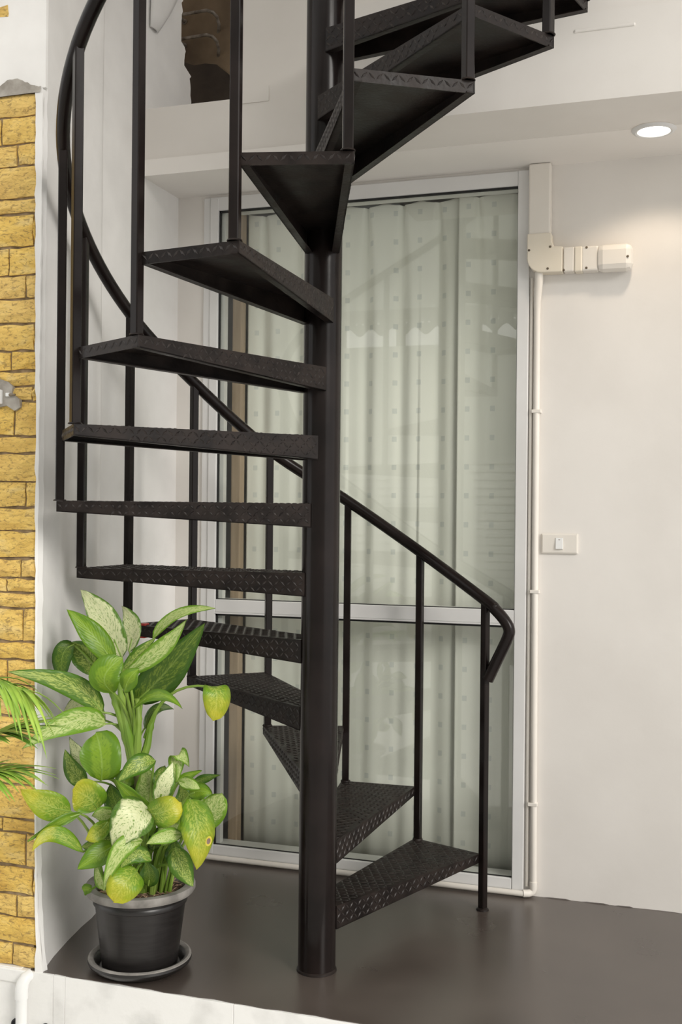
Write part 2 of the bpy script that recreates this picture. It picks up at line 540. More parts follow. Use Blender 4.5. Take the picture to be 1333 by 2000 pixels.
def brick(x0, x1, z0, z1, yf=-0.293):
    nx = max(3, int((x1 - x0) / 0.035))
    nz = 3
    vs, fs = [], []
    for j in range(nz + 1):
        for i in range(nx + 1):
            e = (i in (0, nx)) or (j in (0, nz))
            y = yf + (0.007 if e else random.uniform(-0.006, 0.004))
            xx = x0 + (x1 - x0) * i / nx
            zz_ = z0 + (z1 - z0) * j / nz
            if e:
                zz_ += random.uniform(-0.003, 0.003)
                xx += random.uniform(-0.002, 0.002)
            vs.append((xx, y, zz_))
    for j in range(nz):
        for i in range(nx):
            a = j * (nx + 1) + i
            fs.append((a, a + 1, a + nx + 2, a + nx + 1))
    m2 = MB()
    m2.add(vs, fs)
    # sides back into the mortar
    ring = [i for i in range(nx + 1)] + [j * (nx + 1) + nx for j in range(1, nz + 1)] + [nz * (nx + 1) + i for i in range(nx - 1, -1, -1)] + [j * (nx + 1) for j in range(nz - 1, 0, -1)]
    rv = [vs[i] for i in ring] + [(vs[i][0], -0.278, vs[i][2]) for i in ring]
    k = len(ring)
    m2.add(rv, [(i, k + i, k + (i + 1) % k, (i + 1) % k) for i in range(k)])
    return m2.build('brick', M['brick'], wall_front)


CZ = [2.595, 2.527, 2.446, 2.38, 2.285, 2.238, 2.14, 2.055, 1.986, 1.912, 1.831, 1.771, 1.725, 1.68, 1.578, 1.527, 1.442, 1.366, 1.296,
      1.214, 1.157, 1.113, 1.067, 0.967, 0.914, 0.839, 0.745, 0.684, 0.598, 0.543, 0.442, 0.401, 0.301, 0.218, 0.15, 0.071, 0.003]
JX = {2: -0.856, 5: -0.800, 6: -0.886, 7: -0.828, 9: -0.797, 10: -0.879, 12: -0.805, 13: -0.867, 16: -0.828, 19: -0.845, 20: -0.895,
      22: -0.837, 24: -0.892, 25: -0.800, 28: -0.890, 31: -0.828, 32: -0.802, 33: -0.860, 35: -0.874}
for c in range(len(CZ) - 1):
    z1_, z0_ = CZ[c] - 0.0042, CZ[c + 1] + 0.0035
    shift = 0.0153 - 0.0113 * (z0_ + z1_) / 2        # the brick face widens a little towards its foot
    x1_ = -0.787 + shift
    first = True
    while x1_ > -1.35:
        if first and c in JX:
            x0_ = JX[c] + shift
        else:
            x0_ = x1_ - random.uniform(0.12, 0.24)
        first = False
        if x1_ - x0_ > 0.008:
            brick(x0_ + 0.0032, x1_ - 0.0032, z0_, z1_)
        x1_ = x0_
brick(-1.05, -0.901, 2.829, 2.860, -0.300)

# unseen roof, added to cut the sky light on the upper porch
struct(MB().box(-2.6, 3.2, -2.0, 2.5, 4.4, 4.5).build('ceiling', M['soffit']), 'unseen roof added to shade the upper porch')

# ceiling of the porch, floor slab above, upper wall, beam under the opening
struct(MB().box(-1.0, 3.2, 0.56, YW + 0.14, ZC, ZC + 0.06).build('ceiling', M['soffit']), 'cream porch ceiling')
sl = MB()
sl.box(-0.10, 3.2, 0.270, 0.60, ZC + 0.001, 2.866)
sl.box(-0.10, 3.2, 0.278, 0.60, 2.866, 2.99)
sl.rbox(0.697, 0.876, 0.266, 0.28, 2.806, 2.817, 0.004)
struct(sl.build('trim_2', M['plaster']), 'white edge of the upper floor slab')
ub = MB()
ub.box(-0.93, -0.524, 0.575, 0.72, ZC + 0.001, 2.852)
ub.box(-0.524, 3.2, 0.575, 0.80, ZC + 0.001, 4.4)
# shallow raised box, added to suggest a faint box-shaped shadow
ub.box(-0.524, -0.415, 0.571, 0.58, 2.83, 2.885)
wall_upper = struct(ub.build('wall_upper', M['plaster']), 'white upper wall with a dark opening')
MB().tube([(-0.527, 0.575, 2.872), (-0.527, 0.555, 2.872)], [0.004, 0.004], 8).build('nail', M['screw'], wall_upper)

# dark shaft seen through the opening
sh = MB()
sh.box(-1.6, -0.3, 1.40, 1.5, 2.64, 4.4)
sh.box(-1.62, -1.5, 0.87, 1.5, 2.64, 4.4)
sh.box(-1.6, -0.3, 0.8, 1.5, 4.3, 4.45)
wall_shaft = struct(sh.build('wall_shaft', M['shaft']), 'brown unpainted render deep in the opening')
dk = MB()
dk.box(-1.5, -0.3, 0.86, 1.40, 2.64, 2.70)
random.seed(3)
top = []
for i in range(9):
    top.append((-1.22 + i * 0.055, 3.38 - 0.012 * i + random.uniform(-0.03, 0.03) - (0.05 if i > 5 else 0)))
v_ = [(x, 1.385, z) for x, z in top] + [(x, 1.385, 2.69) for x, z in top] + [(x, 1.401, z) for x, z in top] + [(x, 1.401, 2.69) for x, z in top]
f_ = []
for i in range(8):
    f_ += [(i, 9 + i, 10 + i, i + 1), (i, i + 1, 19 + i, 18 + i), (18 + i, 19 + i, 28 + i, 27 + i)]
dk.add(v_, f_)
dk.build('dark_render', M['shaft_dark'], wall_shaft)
# torn end of the side wall's plaster
random.seed(14)
tp = MB()
ends = []
zt = 2.70
while zt < 3.75:
    base = 0.955 if zt < 3.12 else (0.905 if zt < 3.22 else 0.86 + (zt - 3.22) * 0.12)
    ends.append((base + random.uniform(-0.008, 0.012), zt))
    zt += random.uniform(0.012, 0.03)
v_, f_ = [], []
for y, z in ends:
    v_ += [(-0.916, 0.80, z), (-0.916, y, z), (-0.936, y + 0.006, z), (-0.940, 0.80, z)]
for i in range(len(ends) - 1):
    for k in range(4):
        f_.append((i * 4 + k, i * 4 + (k + 1) % 4, i * 4 + 4 + (k + 1) % 4, i * 4 + 4 + k))
tp.add(v_, f_)
tp.build('torn_plaster', M['plaster_cool'], wall_left)
fl = MB()
v_, f_ = [], []
for i in range(9):
    for j in range(7):
        a = j / 6.0
        b = i / 8.0
        z = 3.17 + 0.45 * b
        y = 0.60 + 0.02 * b + a * (0.03 + 0.19 * math.sin(PI * min(1.0, 0.05 + 0.6 * b)))
        x_ = -0.908 + 0.05 * math.sin(a * 2.2) * (0.3 + b) - 0.015 * a
        v_.append((x_, y, z))
for i in range(8):
    for j in range(6):
        f_.append((i * 7 + j, i * 7 + j + 1, i * 7 + 8 + j, i * 7 + 7 + j))
fl.add(v_, f_, True)
flap = fl.build('peeling_paint', M['plaster_cool'], wall_left)
sf = flap.modifiers.new('thickness', 'SOLIDIFY')
sf.thickness = 0.004


def rung(x0, x1, z, label):
    pts = [(x0, 1.41, z), (x0, 1.36, z), (x0 + 0.01, 1.33, z - 0.002), (x0 + 0.03, 1.32, z - 0.004), (x1 - 0.03, 1.31, z - 0.006), (x1 - 0.008, 1.325, z - 0.010),
           (x1 + 0.002, 1.35, z - 0.022), (x1, 1.375, z - 0.045), (x1 - 0.02, 1.41, z - 0.07)]
    t = thing('step_iron', label, 'step iron', (x0, 1.40, z), 'steel rungs in the dark opening')
    MB().tube(pts, 0.0075, 8).build('bar', M['rung'], t)
    MB().lathe([(0.0, 0.0), (0.012, 0.0), (0.012, 0.004), (0.0, 0.004)], n=12).xf(Matrix.Translation((x0, 1.398, z)) @ Matrix.Rotation(PI / 2, 4, 'X')).build('washer', M['rung'], t)
    return t


rung(-1.165, -0.985, 3.555, 'bent steel rung in the dark opening, the upper of two')
rung(-1.165, -0.985, 3.448, 'bent steel rung in the dark opening, the lower of two')

# room behind the curtain
ib = MB()
ib.box(-1.1, 3.2, 2.4, 2.5, -0.05, ZC)
ib.box(-1.1, -1.0, YW + 0.13, 2.5, -0.05, ZC)
ib.box(3.1, 3.2, YW + 0.13, 2.5, -0.05, ZC)
struct(ib.build('wall_interior', M['interior']), 'dim room behind the curtains')
struct(MB().box(-1.1, 3.2, YW + 0.02, 2.5, -0.05, -0.001).build('floor', M['interior']), 'floor of the room behind the curtains')
struct(MB().box(-1.1, 3.2, YW + 0.14, 2.5, ZC, ZC + 0.06).build('ceiling', M['interior']), 'ceiling of the room behind the curtains')

# ================================================================== WINDOW
win = bpy.data.objects.new('window_1', None)
COL.objects.link(win)
win.location = (-0.16, YW, 0)
struct(win, 'tall white aluminium window with an upper and a lower pane')
FX0, FX1 = -0.800, 0.478
GX0, GX1 = -0.735, 0.436
YF = YW - 0.016
al = M['aluminium']
MB().rbox(FX0, FX0 + 0.030, YF + 0.006, YW + 0.08, 0.016, 2.586, 0.003).build('jamb', al, win)
MB().rbox(FX0 + 0.030, GX0, YF, YW + 0.07, 0.022, 2.58, 0.003).build('sash_stile', al, win)
MB().rbox(GX1, FX1, YF, YW + 0.08, 0.016, 2.586, 0.003).build('jamb', al, win)
MB().rbox(FX0 + 0.030, GX1, YF + 0.002, YW + 0.08, 2.533, 2.586, 0.003).build('head', al, win)
MB().rbox(GX0, GX1, YF + 0.002, YW + 0.07, 0.966, 1.016, 0.003).build('transom', al, win)
MB().rbox(GX0 - 0.004, GX1, YF + 0.0005, YW + 0.072, 0.960, 0.966, 0.001).build('transom_lip', al, win)
MB().rbox(FX0 + 0.030, GX1, YF + 0.002, YW + 0.08, 0.018, 0.058, 0.003).build('bottom_rail', al, win)
MB().rbox(FX0, FX1, YF + 0.004, YW + 0.10, 0.0005, 0.018, 0.002).build('sill', M['plaster'], win)
for z0_, z1_ in ((1.016, 2.533), (0.058, 0.960)):
    g = MB()
    t = 0.006
    g.box(GX0, GX0 + t, YF + 0.010, YF + 0.018, z0_, z1_)
    g.box(GX1 - t * 0.4, GX1, YF + 0.012, YF + 0.018, z0_, z1_)
    g.box(GX0, GX1, YF + 0.010, YF + 0.018, z1_ - t * 1.3, z1_)
    g.box(GX0, GX1, YF + 0.012, YF + 0.018, z0_, z0_ + t * 0.5)
    g.build('gasket', M['gasket'], win)
    MB().box(GX0 + 0.001, GX1 - 0.001, YF + 0.020, YF + 0.025, z0_, z1_).build('pane', M['glass'], win)
    p2 = MB()
    p2.box(GX0 + 0.002, GX0 + 0.018, YF + 0.030, YF + 0.06, z0_, z1_)
    p2.build('inner_stile', al, win)
struct(MB().rbox(-0.712, -0.672, YW + 0.075, YW + 0.12, 0.02, 2.56, 0.004).build('trim_3', M['brown_wood']), 'brown timber post just inside the window')


# curtains behind the glass
def curtain(name, x0, x1, pitch, seed, mat_, yb, z0, z1, header=True, amp=0.020):
    rnd = random.Random(seed)
    n_x = int((x1 - x0) / 0.005)
    zl = [z1, z1 - 0.012, z1 - 0.03, z1 - 0.06, z1 - 0.09, z1 - 0.13, z1 - 0.2, z1 - 0.3, z1 - 0.45, z1 - 0.7, z1 - 1.0, z1 - 1.4, z1 - 1.8, z1 - 2.2, z0]
    ph = [rnd.uniform(-0.35, 0.35) for _ in range(40)]
    wd = [rnd.uniform(0.5, 1.25) for _ in range(40)]
    vs, fs = [], []
    for j, z in enumerate(zl):
        q = min(1.0, (z1 - z) / 0.3)
        deep = min(1.0, (z1 - z) / 1.5)
        for i in range(n_x + 1):
            x = x0 + (x1 - x0) * i / n_x
            s = (x - x0) / pitch
            k = int(s)
            fr = s - k
            crease = math.exp(-((fr - 0.5) / (0.05 + 0.13 * q)) ** 2)
            bulge = math.sin(2 * PI * (s + ph[k % 3] * deep * 0.5)) * 0.5 + 0.3 * math.sin(2 * PI * s * 0.37 + seed)
            y = yb + amp * (1.5 * crease * (1.0 - 0.75 * deep) * (0.6 + 0.4 * q) * wd[k % 40] + 0.7 * bulge * q * (1.0 - 0.35 * deep))
            sag = 0.012 * math.sin(PI * fr) if j < 2 else 0
            vs.append((x, y, z - (sag if j == 0 else 0)))
    for j in range(len(zl) - 1):
        for i in range(n_x):
            a = j * (n_x + 1) + i
            fs.append((a, a + n_x + 1, a + n_x + 2, a + 1))
    m2 = MB()
    m2.add(vs, fs, True)
    o = m2.build(name, mat_, None, recalc=False, auto=False)
    s2 = o.modifiers.new('cloth', 'SOLIDIFY')
    s2.thickness = 0.0015
    return o


tag(curtain('curtain', -0.668, 0.205, 0.142, 2, M['curtain'], YW + 0.125, 0.03, 2.548), 'wide pale green dotted curtain filling most of the window behind the glass', 'curtain')
tag(curtain('curtain', 0.195, 0.445, 0.150, 5, M['curtain'], YW + 0.105, 0.03, 2.550, amp=0.014), 'narrow pale green curtain at the right end of the window', 'curtain')
MB_rod = MB().tube([(-0.79, YW + 0.125, 2.565), (0.47, YW + 0.125, 2.565)], 0.009, 10)
tag(MB_rod.build('curtain_rail', M['brown_wood']), 'brown curtain rail above the curtains inside the window', 'curtain rail')

# ================================================================== SPIRAL STAIRCASE
BAL = [(0.3686, 0.6618), (0.1135, 0.753), (-0.1541, 0.7333), (-0.4194, 0.6269), (-0.6239, 0.4218), (-0.7382, 0.1701), (-0.7468, -0.1082),
       (-0.6541, -0.3763), (-0.4775, -0.585), (-0.2233, -0.7225), (0.0487, -0.7578), (0.2994, -0.687), (0.5445, -0.5252), (0.6982, -0.2779),
       (0.757, -0.014), (0.712, 0.255)]
TZ = [0.1917, 0.381, 0.5836, 0.7791, 0.9817, 1.1806, 1.3844, 1.5836, 1.784, 1.9855, 2.192, 2.3866, 2.5766, 2.775, 2.975]
stair = thing('spiral_staircase', 'dark brown iron spiral staircase with checker-plate treads around a round column', 'staircase', (0, 0, 0))
RC = 0.056
colm = MB().tube([(0.0, 0.0, 0.001), (0.0, 0, 0.4), (0.0, 0, 1.2), (0.0, 0, 2.2), (0.0, 0, 3.2), (0.0, 0, 4.1)], RC, 40).build('column', M['iron'], stair)
MB().lathe([(RC - 0.002, 0.0005), (RC + 0.004, 0.0005), (RC + 0.003, 0.006), (RC - 0.002, 0.010)], n=40).build('weld_bead', M['iron_tread'], colm)

T_TOP = 0.004


def lug(m2, c, a, b, nrm, L_=0.0115, W_=0.0034, H_=0.0019):
    """one raised bar of the checker plate: a lens with a ridge"""
    c = Vector(c)
    v = [c - a * L_, c - b * W_, c + a * L_, c + b * W_, c - a * L_ * 0.45 + nrm * H_, c + a * L_ * 0.45 + nrm * H_]
    m2.add(v, [(0, 1, 4), (1, 2, 5), (1, 5, 4), (2, 3, 5), (3, 0, 4), (3, 4, 5)])


def lugs_on(m2, o, ex, ey, nrm, inside, x0, x1, y0, y1, pitch=0.0185):
    nx = int((x1 - x0) / pitch) + 1
    ny = int((y1 - y0) / pitch) + 1
    for i in range(nx):
        for j in range(ny):
            x = x0 + (i + 0.5) * pitch
            y = y0 + (j + 0.5) * pitch
            if not inside(x, y):
                continue
            s = 1 if (i + j) % 2 == 0 else -1
            a = (ex + ey * s).normalized()
            b = nrm.cross(a)
            lug(m2, o + ex * x + ey * y, a, b, nrm)


for k in range(1, len(TZ) + 1):
    z = TZ[k - 1]
    pf, pb = Vector((*BAL[k - 1], 0)), Vector((*BAL[k], 0))
    chord = (pb - pf).normalized()
    mid = (pf + pb) / 2
    rad = mid.normalized()
    # plan corners: front-outer, back-outer, back-inner, front-inner
    A = pf - rad * 0.002 + chord * 0.010
    Bc = pb + rad * 0.006 + chord * 0.016
    tang = Vector((-rad.y, rad.x, 0))
    Ci = rad * 0.030 + tang * 0.050
    Di = rad * 0.030 - tang * 0.050
    P = [A, Bc, Ci, Di]
    hO, hI = 0.030, 0.070       # skirt height at the outer and at the inner end
    hs = [hO, hO, hI, hI]
    tr = MB()
    cen = (A + Bc + Ci + Di) / 4
    th_ = 0.004
    top = [p + Vector((0, 0, z)) for p in P]
    und = [p + Vector((0, 0, z - th_)) for p in P]
    tr.add(top + und, [(0, 1, 2, 3), (7, 6, 5, 4)])
    # skirts on three sides, each a thin plate that deepens towards the column
    for i, j in ((3, 0), (0, 1), (1, 2)):
        a, b = P[i], P[j]
        d = (b - a).normalized()
        inn = Vector((-d.y, d.x, 0))
        if (cen - a).dot(inn) < 0:
            inn = -inn
        a2, b2 = a + inn * th_ + d * 0.0, b + inn * th_
        v = [a + Vector((0, 0, z)), b + Vector((0, 0, z)), b + Vector((0, 0, z - hs[j])), a + Vector((0, 0, z - hs[i])),
             a2 + Vector((0, 0, z)), b2 + Vector((0, 0, z)), b2 + Vector((0, 0, z - hs[j])), a2 + Vector((0, 0, z - hs[i]))]
        tr.add(v, [(0, 1, 2, 3), (7, 6, 5, 4), (3, 2, 6, 7), (0, 3, 7, 4), (1, 5, 6, 2)])
        # turned-in lip at the foot of the long skirts
        if (i, j) != (0, 1):
            lw = 0.022
            a3, b3 = a + inn * lw, b + inn * lw
            v = [a + Vector((0, 0, z - hs[i])), b + Vector((0, 0, z - hs[j])), b3 + Vector((0, 0, z - hs[j])), a3 + Vector((0, 0, z - hs[i])),
                 a + Vector((0, 0, z - hs[i] + 0.003)), b + Vector((0, 0, z - hs[j] + 0.003)), b3 + Vector((0, 0, z - hs[j] + 0.003)), a3 + Vector((0, 0, z - hs[i] + 0.003))]
            tr.add(v, [(3, 2, 1, 0), (4, 5, 6, 7), (0, 1, 5, 4), (1, 2, 6, 5), (2, 3, 7, 6), (3, 0, 4, 7)])
    tread = tr.build('tread', M['iron_tread'], stair)
    # raised checker pattern
    lg = MB()
    up = Vector((0, 0, 1))

    def in_poly(x, y, o=A, ex=rad, ey=tang, poly=P):
        q = o + ex * x + ey * y
        for i in range(4):
            a, b = poly[i], poly[(i + 1) % 4]
            if (b - a).cross(q - a).z < 0.008 * (b - a).length:
                return False
        return True
    lugs_on(lg, A + Vector((0, 0, z)), rad, tang, up, in_poly, -0.80, 0.05, -0.15, 0.36)
    for i, j in ((3, 0), (0, 1), (1, 2)):
        a, b = P[i], P[j]
        ln = (b - a).length
        d = (b - a) / ln
        nrm = Vector((d.y, -d.x, 0))
        if (cen - a).dot(nrm) > 0:
            nrm = -nrm
        ha, hb = hs[i], hs[j]

        def in_skirt(x, y, ln=ln, ha=ha, hb=hb):
            h = ha + (hb - ha) * x / ln
            return 0.008 < x < ln - 0.008 and -h + 0.006 < y < -0.004
        lugs_on(lg, a + Vector((0, 0, z)), d, up, nrm, in_skirt, 0, ln, -0.078, 0.0)
    lo = lg.build('raised_pattern', M['lug'], tread, recalc=False)
    lo['kind'] = 'stuff'
    if k == 5:
        c5 = Vector((-0.672, 0.163, 0))
        rp = MB()
        rp.rbox(c5.x - 0.010, c5.x + 0.012, c5.y - 0.02, c5.y + 0.012, 0.940, 0.988, 0.003)
        rp.build('red_tab', M['red'], tread)['label'] = 'small red plastic tab on the tread end'

# handrail
RAILZ = [1.062, 1.221, 1.400, 1.582, 1.808, 2.012, 2.212, 2.392, 2.577] + [2.577 + 0.197 * i for i in range(1, 8)]
ctrl = [(0.381, 0.652, 0.792), (0.412, 0.647, 0.858), (0.448, 0.640, 0.935), (0.455, 0.638, 0.968), (0.438, 0.640, 1.000), (0.405, 0.648, 1.034)]
ctrl += [(BAL[i][0], BAL[i][1], RAILZ[i]) for i in range(len(BAL))]


def catmull(pts, n=8):
    pts = [Vector(p) for p in pts]
    out = []
    for i in range(len(pts) - 1):
        p0, p1, p2, p3 = pts[max(i - 1, 0)], pts[i], pts[i + 1], pts[min(i + 2, len(pts) - 1)]
        for k in range(n):
            t = k / n
            out.append(0.5 * ((2 * p1) + (p2 - p0) * t + (2 * p0 - 5 * p1 + 4 * p2 - p3) * t * t + (3 * p1 - p0 - 3 * p2 + p3) * t ** 3))
    out.append(pts[-1])
    return out


MB().tube(catmull(ctrl), 0.020, 14).build('handrail', M['iron'], stair)

# balusters: square tubes turned to face the column
for k, (x, y) in enumerate(BAL):
    zb = 0.001 if k == 0 else TZ[k - 1] + 0.0005
    ztp = RAILZ[k] - 0.008
    r = Vector((x, y, 0)).normalized() * 0.0122
    t = Vector((-r.y, r.x, 0))
    c = Vector((x, y, 0))
    q = [c + r + t * 0.8, c + r * 0.8 + t, c - r * 0.8 + t, c - r + t * 0.8, c - r - t * 0.8, c - r * 0.8 - t, c + r * 0.8 - t, c + r - t * 0.8]
    bal = MB().prism([(p.x, p.y) for p in q][::1], zb, ztp).build('baluster', M['iron'], stair)
    if k == 0:
        MB().lathe([(0.0, 0.0005), (0.022, 0.0005), (0.021, 0.005), (0.014, 0.010), (0.0, 0.012)], x, y, 14).build('foot_weld', M['iron_tread'], bal)
    else:
        MB().lathe([(0.0, zb), (0.019, zb), (0.017, zb + 0.004), (0.0, zb + 0.006)], x, y, 10).build('weld', M['iron_tread'], bal)

# ================================================================== FITTINGS ON THE RIGHT WALL
yw = YW - 0.0005
tk = thing('cable_trunking', 'wide cream plastic cable trunking elbow beside the window head', 'trunking', (0.52, YW, 2.2))
MB().rbox(0.479, 0.556, yw - 0.046, yw, 2.340, ZC - 0.001, 0.006).build('duct', M['pvc'], tk)
eb = MB()
bm = bmesh.new()
prof = [(0.476, 2.348), (0.476, 2.262)]
for i in range(1, 7):
    a = PI + i / 6 * PI / 2
    prof.append((0.476 + 0.05 + 0.05 * math.cos(a), 2.262 + 0.052 * math.sin(a)))
prof += [(0.60, 2.208), (0.60, 2.297), (0.568, 2.299)]
for i in range(1, 4):
    a = i / 4 * PI / 2
    prof.append((0.560 - 0.0 + 0.008 * math.cos(a) - 0.000, 2.299 + 0.012 * math.sin(a) + 0.002))
prof += [(0.560, 2.348)]
nv = len(prof)
eb.add([(x, yw - 0.052, z) for x, z in prof] + [(x, yw, z) for x, z in prof],
       [tuple(range(nv)), tuple(range(2 * nv - 1, nv - 1, -1))] + [(i, nv + i, nv + (i + 1) % nv, (i + 1) % nv) for i in range(nv)])
elb = eb.build('elbow', M['pvc_old'], tk)
bv = elb.modifiers.new('bevel', 'BEVEL')
bv.width = 0.006
bv.segments = 3
MB().rbox(0.602, 0.640, yw - 0.048, yw, 2.208, 2.294, 0.005).build('duct', M['pvc'], tk)
MB().rbox(0.640, 0.668, yw - 0.050, yw, 2.206, 2.294, 0.005).build('coupler', M['pvc_old'], tk)
MB().rbox(0.664, 0.722, yw - 0.048, yw, 2.207, 2.293, 0.006).build('duct', M['pvc'], tk)
ec = MB().rbox(0.716, 0.838, yw - 0.060, yw, 2.202, 2.295, 0.022)
ec.build('end_cap', M['pvc'], tk)
for x, z, dy in ((0.557, 2.298, 0.052), (0.549, 2.222, 0.052), (0.682, 2.288, 0.048), (0.682, 2.217, 0.048), (0.483, 2.290, 0.052), (0.822, 2.246, 0.060), (0.604, 2.214, 0.048)):
    MB().lathe([(0.0, 0.003), (0.003, 0.0025), (0.0045, 0.0)], n=10).xf(Matrix.Translation((x, yw - dy - 0.0002, z)) @ Matrix.Rotation(PI / 2, 4, 'X')).build('screw', M['screw'], tk)

cp = thing('conduit_pipe', 'cream round conduit with a thin pipe beside it, running down by the window', 'conduit', (0.51, YW, 0.0))
pts = [(0.515, yw - 0.028, 2.215), (0.515, yw - 0.028, 2.185), (0.511, yw - 0.022, 2.15), (0.508, yw - 0.014, 2.11), (0.508, yw - 0.013, 2.06), (0.509, yw - 0.013, 1.2),
       (0.511, yw - 0.013, 0.6), (0.514, yw - 0.013, 0.045)]  # bends out of the trunking, then straight down
MB().tube(pts, [0.015, 0.015, 0.0145, 0.0125, 0.0115, 0.0115, 0.0115, 0.0115], 14).build('pipe', M['pvc'], cp)
MB().tube([(0.514, yw - 0.014, 0.055), (0.514, yw - 0.014, 0.030), (0.510, yw - 0.015, 0.019), (0.498, yw - 0.0235, 0.0155), (0.480, yw - 0.031, 0.0155)], 0.0135, 14).build('elbow', M['pvc'], cp)
MB().tube([(0.483, yw - 0.031, 0.0145), (-0.2, yw - 0.031, 0.0145), (-0.76, yw - 0.031, 0.0145)], 0.0105, 12).build('floor_pipe', M['pvc'], cp)
for z in (1.725, 1.085, 0.33):
    MB().rbox(0.492, 0.526, yw - 0.0255, yw, z - 0.006, z + 0.006, 0.002).build('saddle_clip', M['pvc'], cp)
MB().tube([(0.4875, yw - 0.0065, 2.20), (0.4875, yw - 0.0065, 1.2), (0.4895, yw - 0.0065, 0.035)], 0.006, 10).build('thin_pipe', M['pvc'], cp)

sw = thing('light_switch', 'white wide wall switch plate with one small rocker on the right wall', 'switch', (0.594, YW, 1.257))
MB().rbox(0.530, 0.658, yw - 0.008, yw, 1.221, 1.292, 0.003).build('plate', M['pvc'], sw)
MB().rbox(0.534, 0.654, yw - 0.0095, yw - 0.006, 1.225, 1.288, 0.001).build('inner_plate', M['pvc'], sw)
rk = MB()
rk.add([(0.580, yw - 0.0095, 1.236), (0.606, yw - 0.0095, 1.236), (0.606, yw - 0.011, 1.277), (0.580, yw - 0.011, 1.277),
        (0.581, yw - 0.016, 1.238), (0.605, yw - 0.016, 1.238), (0.605, yw - 0.012, 1.276), (0.581, yw - 0.012, 1.276)],
       [(3, 2, 1, 0), (4, 5, 6, 7), (0, 1, 5, 4), (1, 2, 6, 5), (2, 3, 7, 6), (3, 0, 4, 7)])
rk.build('rocker', M['pvc_white'], sw)
MB().box(0.590, 0.596, yw - 0.0128, yw - 0.0115, 1.269, 1.271).build('rocker_mark', M['screw'], sw)

# recessed downlight and its light
LX, LY = 0.916, 0.581
dl = thing('downlight', 'round recessed downlight glowing in the cream porch ceiling', 'lamp', (LX, LY, ZC))
MB().lathe([(0.050, ZC - 0.001), (0.052, ZC - 0.008), (0.058, ZC - 0.010), (0.066, ZC - 0.007), (0.071, ZC - 0.001)], LX, LY, 40).build('trim_ring', M['aluminium'], dl)
em, nt, p = new_mat('lamp_glow')
p.inputs['Base Color'].default_value = (1, 0.95, 0.88, 1)
p.inputs['Emission Color'].default_value = (1.0, 0.93, 0.82, 1)
p.inputs['Emission Strength'].default_value = 4.0
MB().lathe([(0.0, ZC - 0.006), (0.02, ZC - 0.0055), (0.04, ZC - 0.004), (0.051, ZC - 0.002)], LX, LY, 32).build('diffuser', em, dl)
sp = bpy.data.lights.new('downlight_beam', 'SPOT')
sp.energy = 5.0
sp.color = (1.0, 0.84, 0.66)
sp.spot_size = math.radians(128)
sp.spot_blend = 0.45
sp.shadow_soft_size = 0.035
so = bpy.data.objects.new('downlight_beam', sp)
COL.objects.link(so)
so.location = (LX, LY, ZC - 0.02)
so.parent = dl
so.matrix_parent_inverse = Matrix.Translation(dl.location).inverted()

# white drain pipe and hole on the kerb, cable clip on the bricks
dp = thing('drain_pipe', 'white plastic drain pipe running down the kerb under the bricks', 'pipe', (-0.805, YK, -0.3))
MB().tube([(-0.806, YK - 0.024, -0.35), (-0.806, YK - 0.024, -0.07)], 0.0165, 16).build('pipe', M['pvc_white'], dp)
MB().tube([(-0.806, YK - 0.024, -0.075), (-0.806, YK - 0.024, -0.048), (-0.804, YK - 0.020, -0.030), (-0.799, YK - 0.012, -0.017), (-0.794, YK + 0.004, -0.012)], [0.019, 0.019, 0.0185, 0.0175, 0.0165], 16).build('elbow', M['pvc_white'], dp)
for x_, lab in ((-0.735, 'dark round drain outlet at the foot of the white kerb, right of the pipe'), (-0.836, 'dark round drain outlet left of the white drain pipe')):
    o = MB().lathe([(0.0, 0.004), (0.008, 0.004), (0.010, 0.007), (0.014, 0.007), (0.015, 0.0)], n=18).build('drain_outlet', M['drain'])
    o.matrix_world = Matrix.Translation((x_, YK - 0.004, -0.160)) @ Matrix.Rotation(PI / 2, 4, 'X')
    tag(o, lab, 'drain')

cc = thing('cable_clip', 'white plastic clip with a grey cement patch on the yellow bricks', 'clip', (-0.90, -0.29, 1.70))
pm = MB()
random.seed(2)
ring = [(-0.96, 1.745), (-0.915, 1.748), (-0.885, 1.738), (-0.868, 1.722), (-0.872, 1.705), (-0.846, 1.685), (-0.842, 1.662), (-0.862, 1.652), (-0.89, 1.668), (-0.93, 1.662), (-0.96, 1.668)]
k = len(ring)
pm.add([(x, -0.2985, z) for x, z in ring] + [(x, -0.284, z) for x, z in ring],
       [tuple(range(k))] + [(i, k + i, k + (i + 1) % k, (i + 1) % k) for i in range(k)])
pm.build('cement_patch', M['cement'], cc)
MB().rbox(-0.93, -0.903, -0.312, -0.297, 1.672, 1.715, 0.003).build('clip_body', M['pvc_white'], cc)
MB().rbox(-0.889, -0.876, -0.306, -0.297, 1.694, 1.705, 0.002).build('wall_plug', M['pvc_white'], cc)
MB().tube([(-0.876, -0.303, 1.699), (-0.855, -0.305, 1.6985)], [0.0045, 0.003], 8).build('nail', M['screw'], cc)

# ================================================================== POTTED PLANT
PX, PY = -0.505, -0.155
sau = thing('pot_saucer', 'round dusty black saucer under the plant pot on the dark floor', 'saucer', (PX, PY, 0))
MB().lathe([(0.0, 0.001), (0.122, 0.001), (0.140, 0.012), (0.150, 0.020), (0.1535, 0.027), (0.152, 0.034), (0.146, 0.037), (0.136, 0.034), (0.127, 0.022), (0.118, 0.010), (0.0, 0.009)], PX, PY, 56).build('dish', M['pot'], sau)
MB().lathe([(0.1525, 0.0345), (0.1515, 0.0375), (0.146, 0.0395), (0.137, 0.0365), (0.1350, 0.0335)], PX, PY, 56).build('dusty_rim', M['pot_rim'], sau)

